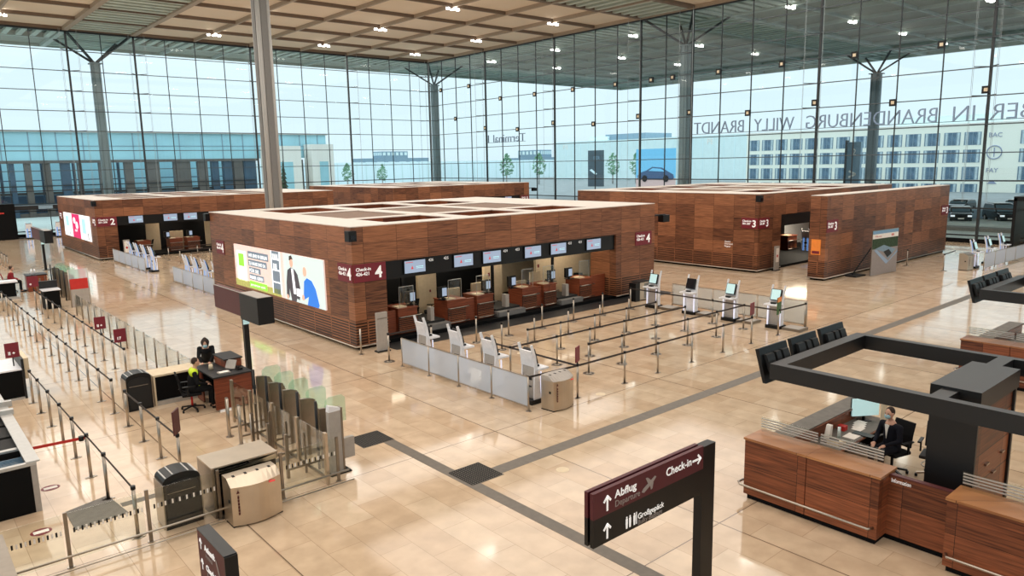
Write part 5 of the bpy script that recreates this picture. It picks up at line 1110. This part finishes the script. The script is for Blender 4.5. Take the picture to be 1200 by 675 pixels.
b.box(-30, 50, -.25, -.1, 2.1, 2.25, 'mullion').box(-30, 50, -.25, -.1, 4.6, 4.75, 'mullion').box(-30, 63, -.05, 0, 10.3, 10.4, 'slate').box(-30, 50, .2, .4, 3.4, 3.8, 'mullion').box(-30, 50, .2, .4, 0, .8, 'pier').box(-30, 50, .2, .4, 5.4, 5.55, 'pier_blue').box(-30, 50, 6, 7, 0, 3.2, 'pier_blue').box(-30, 50, 5.9, 7, 1.4, 1.7, 'pale_block')
b.build('facade_rib', t); MB().box(-30, 50, 9, 9.5, 0, 8.5, 'teal_glass').build('rear_glass', t)
t = thing('pale_portal', 'pale framed portal block right of the grey column outside', 'building', (51, 121.6, -.3)); MB().box(0, 6, 0, 3, 0, 10.3, 'paper').box(8, 12.2, 0, 3, 0, 10.6, 'paper').build('wall', t); MB().box(2.2, 4.4, -.1, 0, 2.5, 7.6, 'teal_glass').box(9.4, 11, -.1, 0, 2.5, 7.6, 'teal_glass').build('opening', t)
t = thing('dark_totem', 'slim dark totem outside the back glass wall behind the left rear island', 'pylon', (45.9, 90.2, -.3)); MB().box(0, 1.1, 0, .3, 0, 2.9, 'pylon').build('body', t)
t = thing('entrance_frame', 'dark entrance frame with green exit sign between the central island and the right island', 'door frame', (60.0, 50.5, 0)); MB().box(-.3, .1, 0, 3.4, 2.6, 3.1, 'black').box(-.3, .1, 3.2, 3.4, 0, 3.1, 'black').build('frame', t); MB().box(-.34, -.3, .5, 1.0, 2.7, 2.95, 'ad_green').build('exit_sign', t)
# cars on the road outside
def car(lb, x, y, rz, suv):
    t = thing('parked_car', lb, 'car', (x, y, -.3), rz); h = 1.85 if suv else 1.5
    pr = [(-2.35, .35), (2.3, .35), (2.4, .7), (2.25, .98), (1.2, 1.08), (.55, h-.08), (-.2, h), (-1.9, h-.05), (-2.35, 1.05), (-2.42, .7)]
    MB().prism(pr, -.92, .92, 'y', 'car_dark').build('body', t, .08)
    wn_ = [(1.05, 1.1), (.5, h-.16), (-1.75, h-.16), (-2.1, 1.1)]
    MB().prism(wn_, -.935, .935, 'y', 'car_glass').build('side_window', t)
    MB().prism([(1.22, 1.12), (.62, h-.12), (.58, h-.12), (1.14, 1.1)], -.78, .78, 'y', 'car_glass').build('windscreen', t)
    MB().box(-1.6, .3, -.8, .8, h, h+.04, 'alu').build('roof_rail', t)
    for sx_ in (-1.5, 1.5):
        for sy_ in (-.85, .85): w = MB().tube([(sx_, sy_-.1, .36), (sx_, sy_+.1, .36)], .36, 'rubber', 18).build('wheel', t); MB().tube([(sx_, sy_-.11, .36), (sx_, sy_+.11, .36)], .2, 'alu', 12).build('rim', w)
    for s in (-1, 1): MB().box(2.3, 2.42, s*.72-.18, s*.72+.18, .68, .84, 'headlight').build('headlight', t)
    MB().box(2.38, 2.43, -.26, .26, .45, .56, 'paper').build('number_plate', t); MB().box(2.36, 2.41, -.5, .5, .6, .85, 'black').build('grille', t)
    for s in (-1, 1): MB().ell((1.0, s*1.02, 1.08), (.1, .1, .08), 'car_dark', 10, 6).build('mirror', t)
car('dark sedan facing the glass wall behind the long wooden wall', 82.5, 26.6, R(200), False); car('dark off-road car to the right outside the glass wall', 84.5, 23.6, R(215), True)
for i, (x, y) in enumerate(((96, 31), (98, 26), (100, 21))): car('%s dark car from the left in the far row outside' % ORD[i], x, y, R(180), False)
struct(MB().box(66, 67, -45, 60, -.3, .05, 'pave').box(70, 71.5, -45, 60, -.3, .25, 'mat_grey').box(76, 77, -45, 60, -.3, .1, 'pave').box(88, 89, -45, 60, -.3, .6, 'slate'), 'trim_5')
t = thing('door_vestibule', 'black-framed glass door box at the right edge of the right glass wall', 'doorway', (58.6, 11.7, 0)); MB().box(0, 3.4, 0, .2, 0, 3.4, 'black').box(0, 3.4, 3.8, 4.0, 0, 3.4, 'black').box(0, 3.4, 0, 4.0, 3.2, 3.5, 'black').box(3.2, 3.4, 1.9, 2.1, 0, 3.2, 'black').build('frame', t); MB().box(.1, .12, .2, 3.8, 0, 3.2, 'clear_glass').build('glass_panel', t)
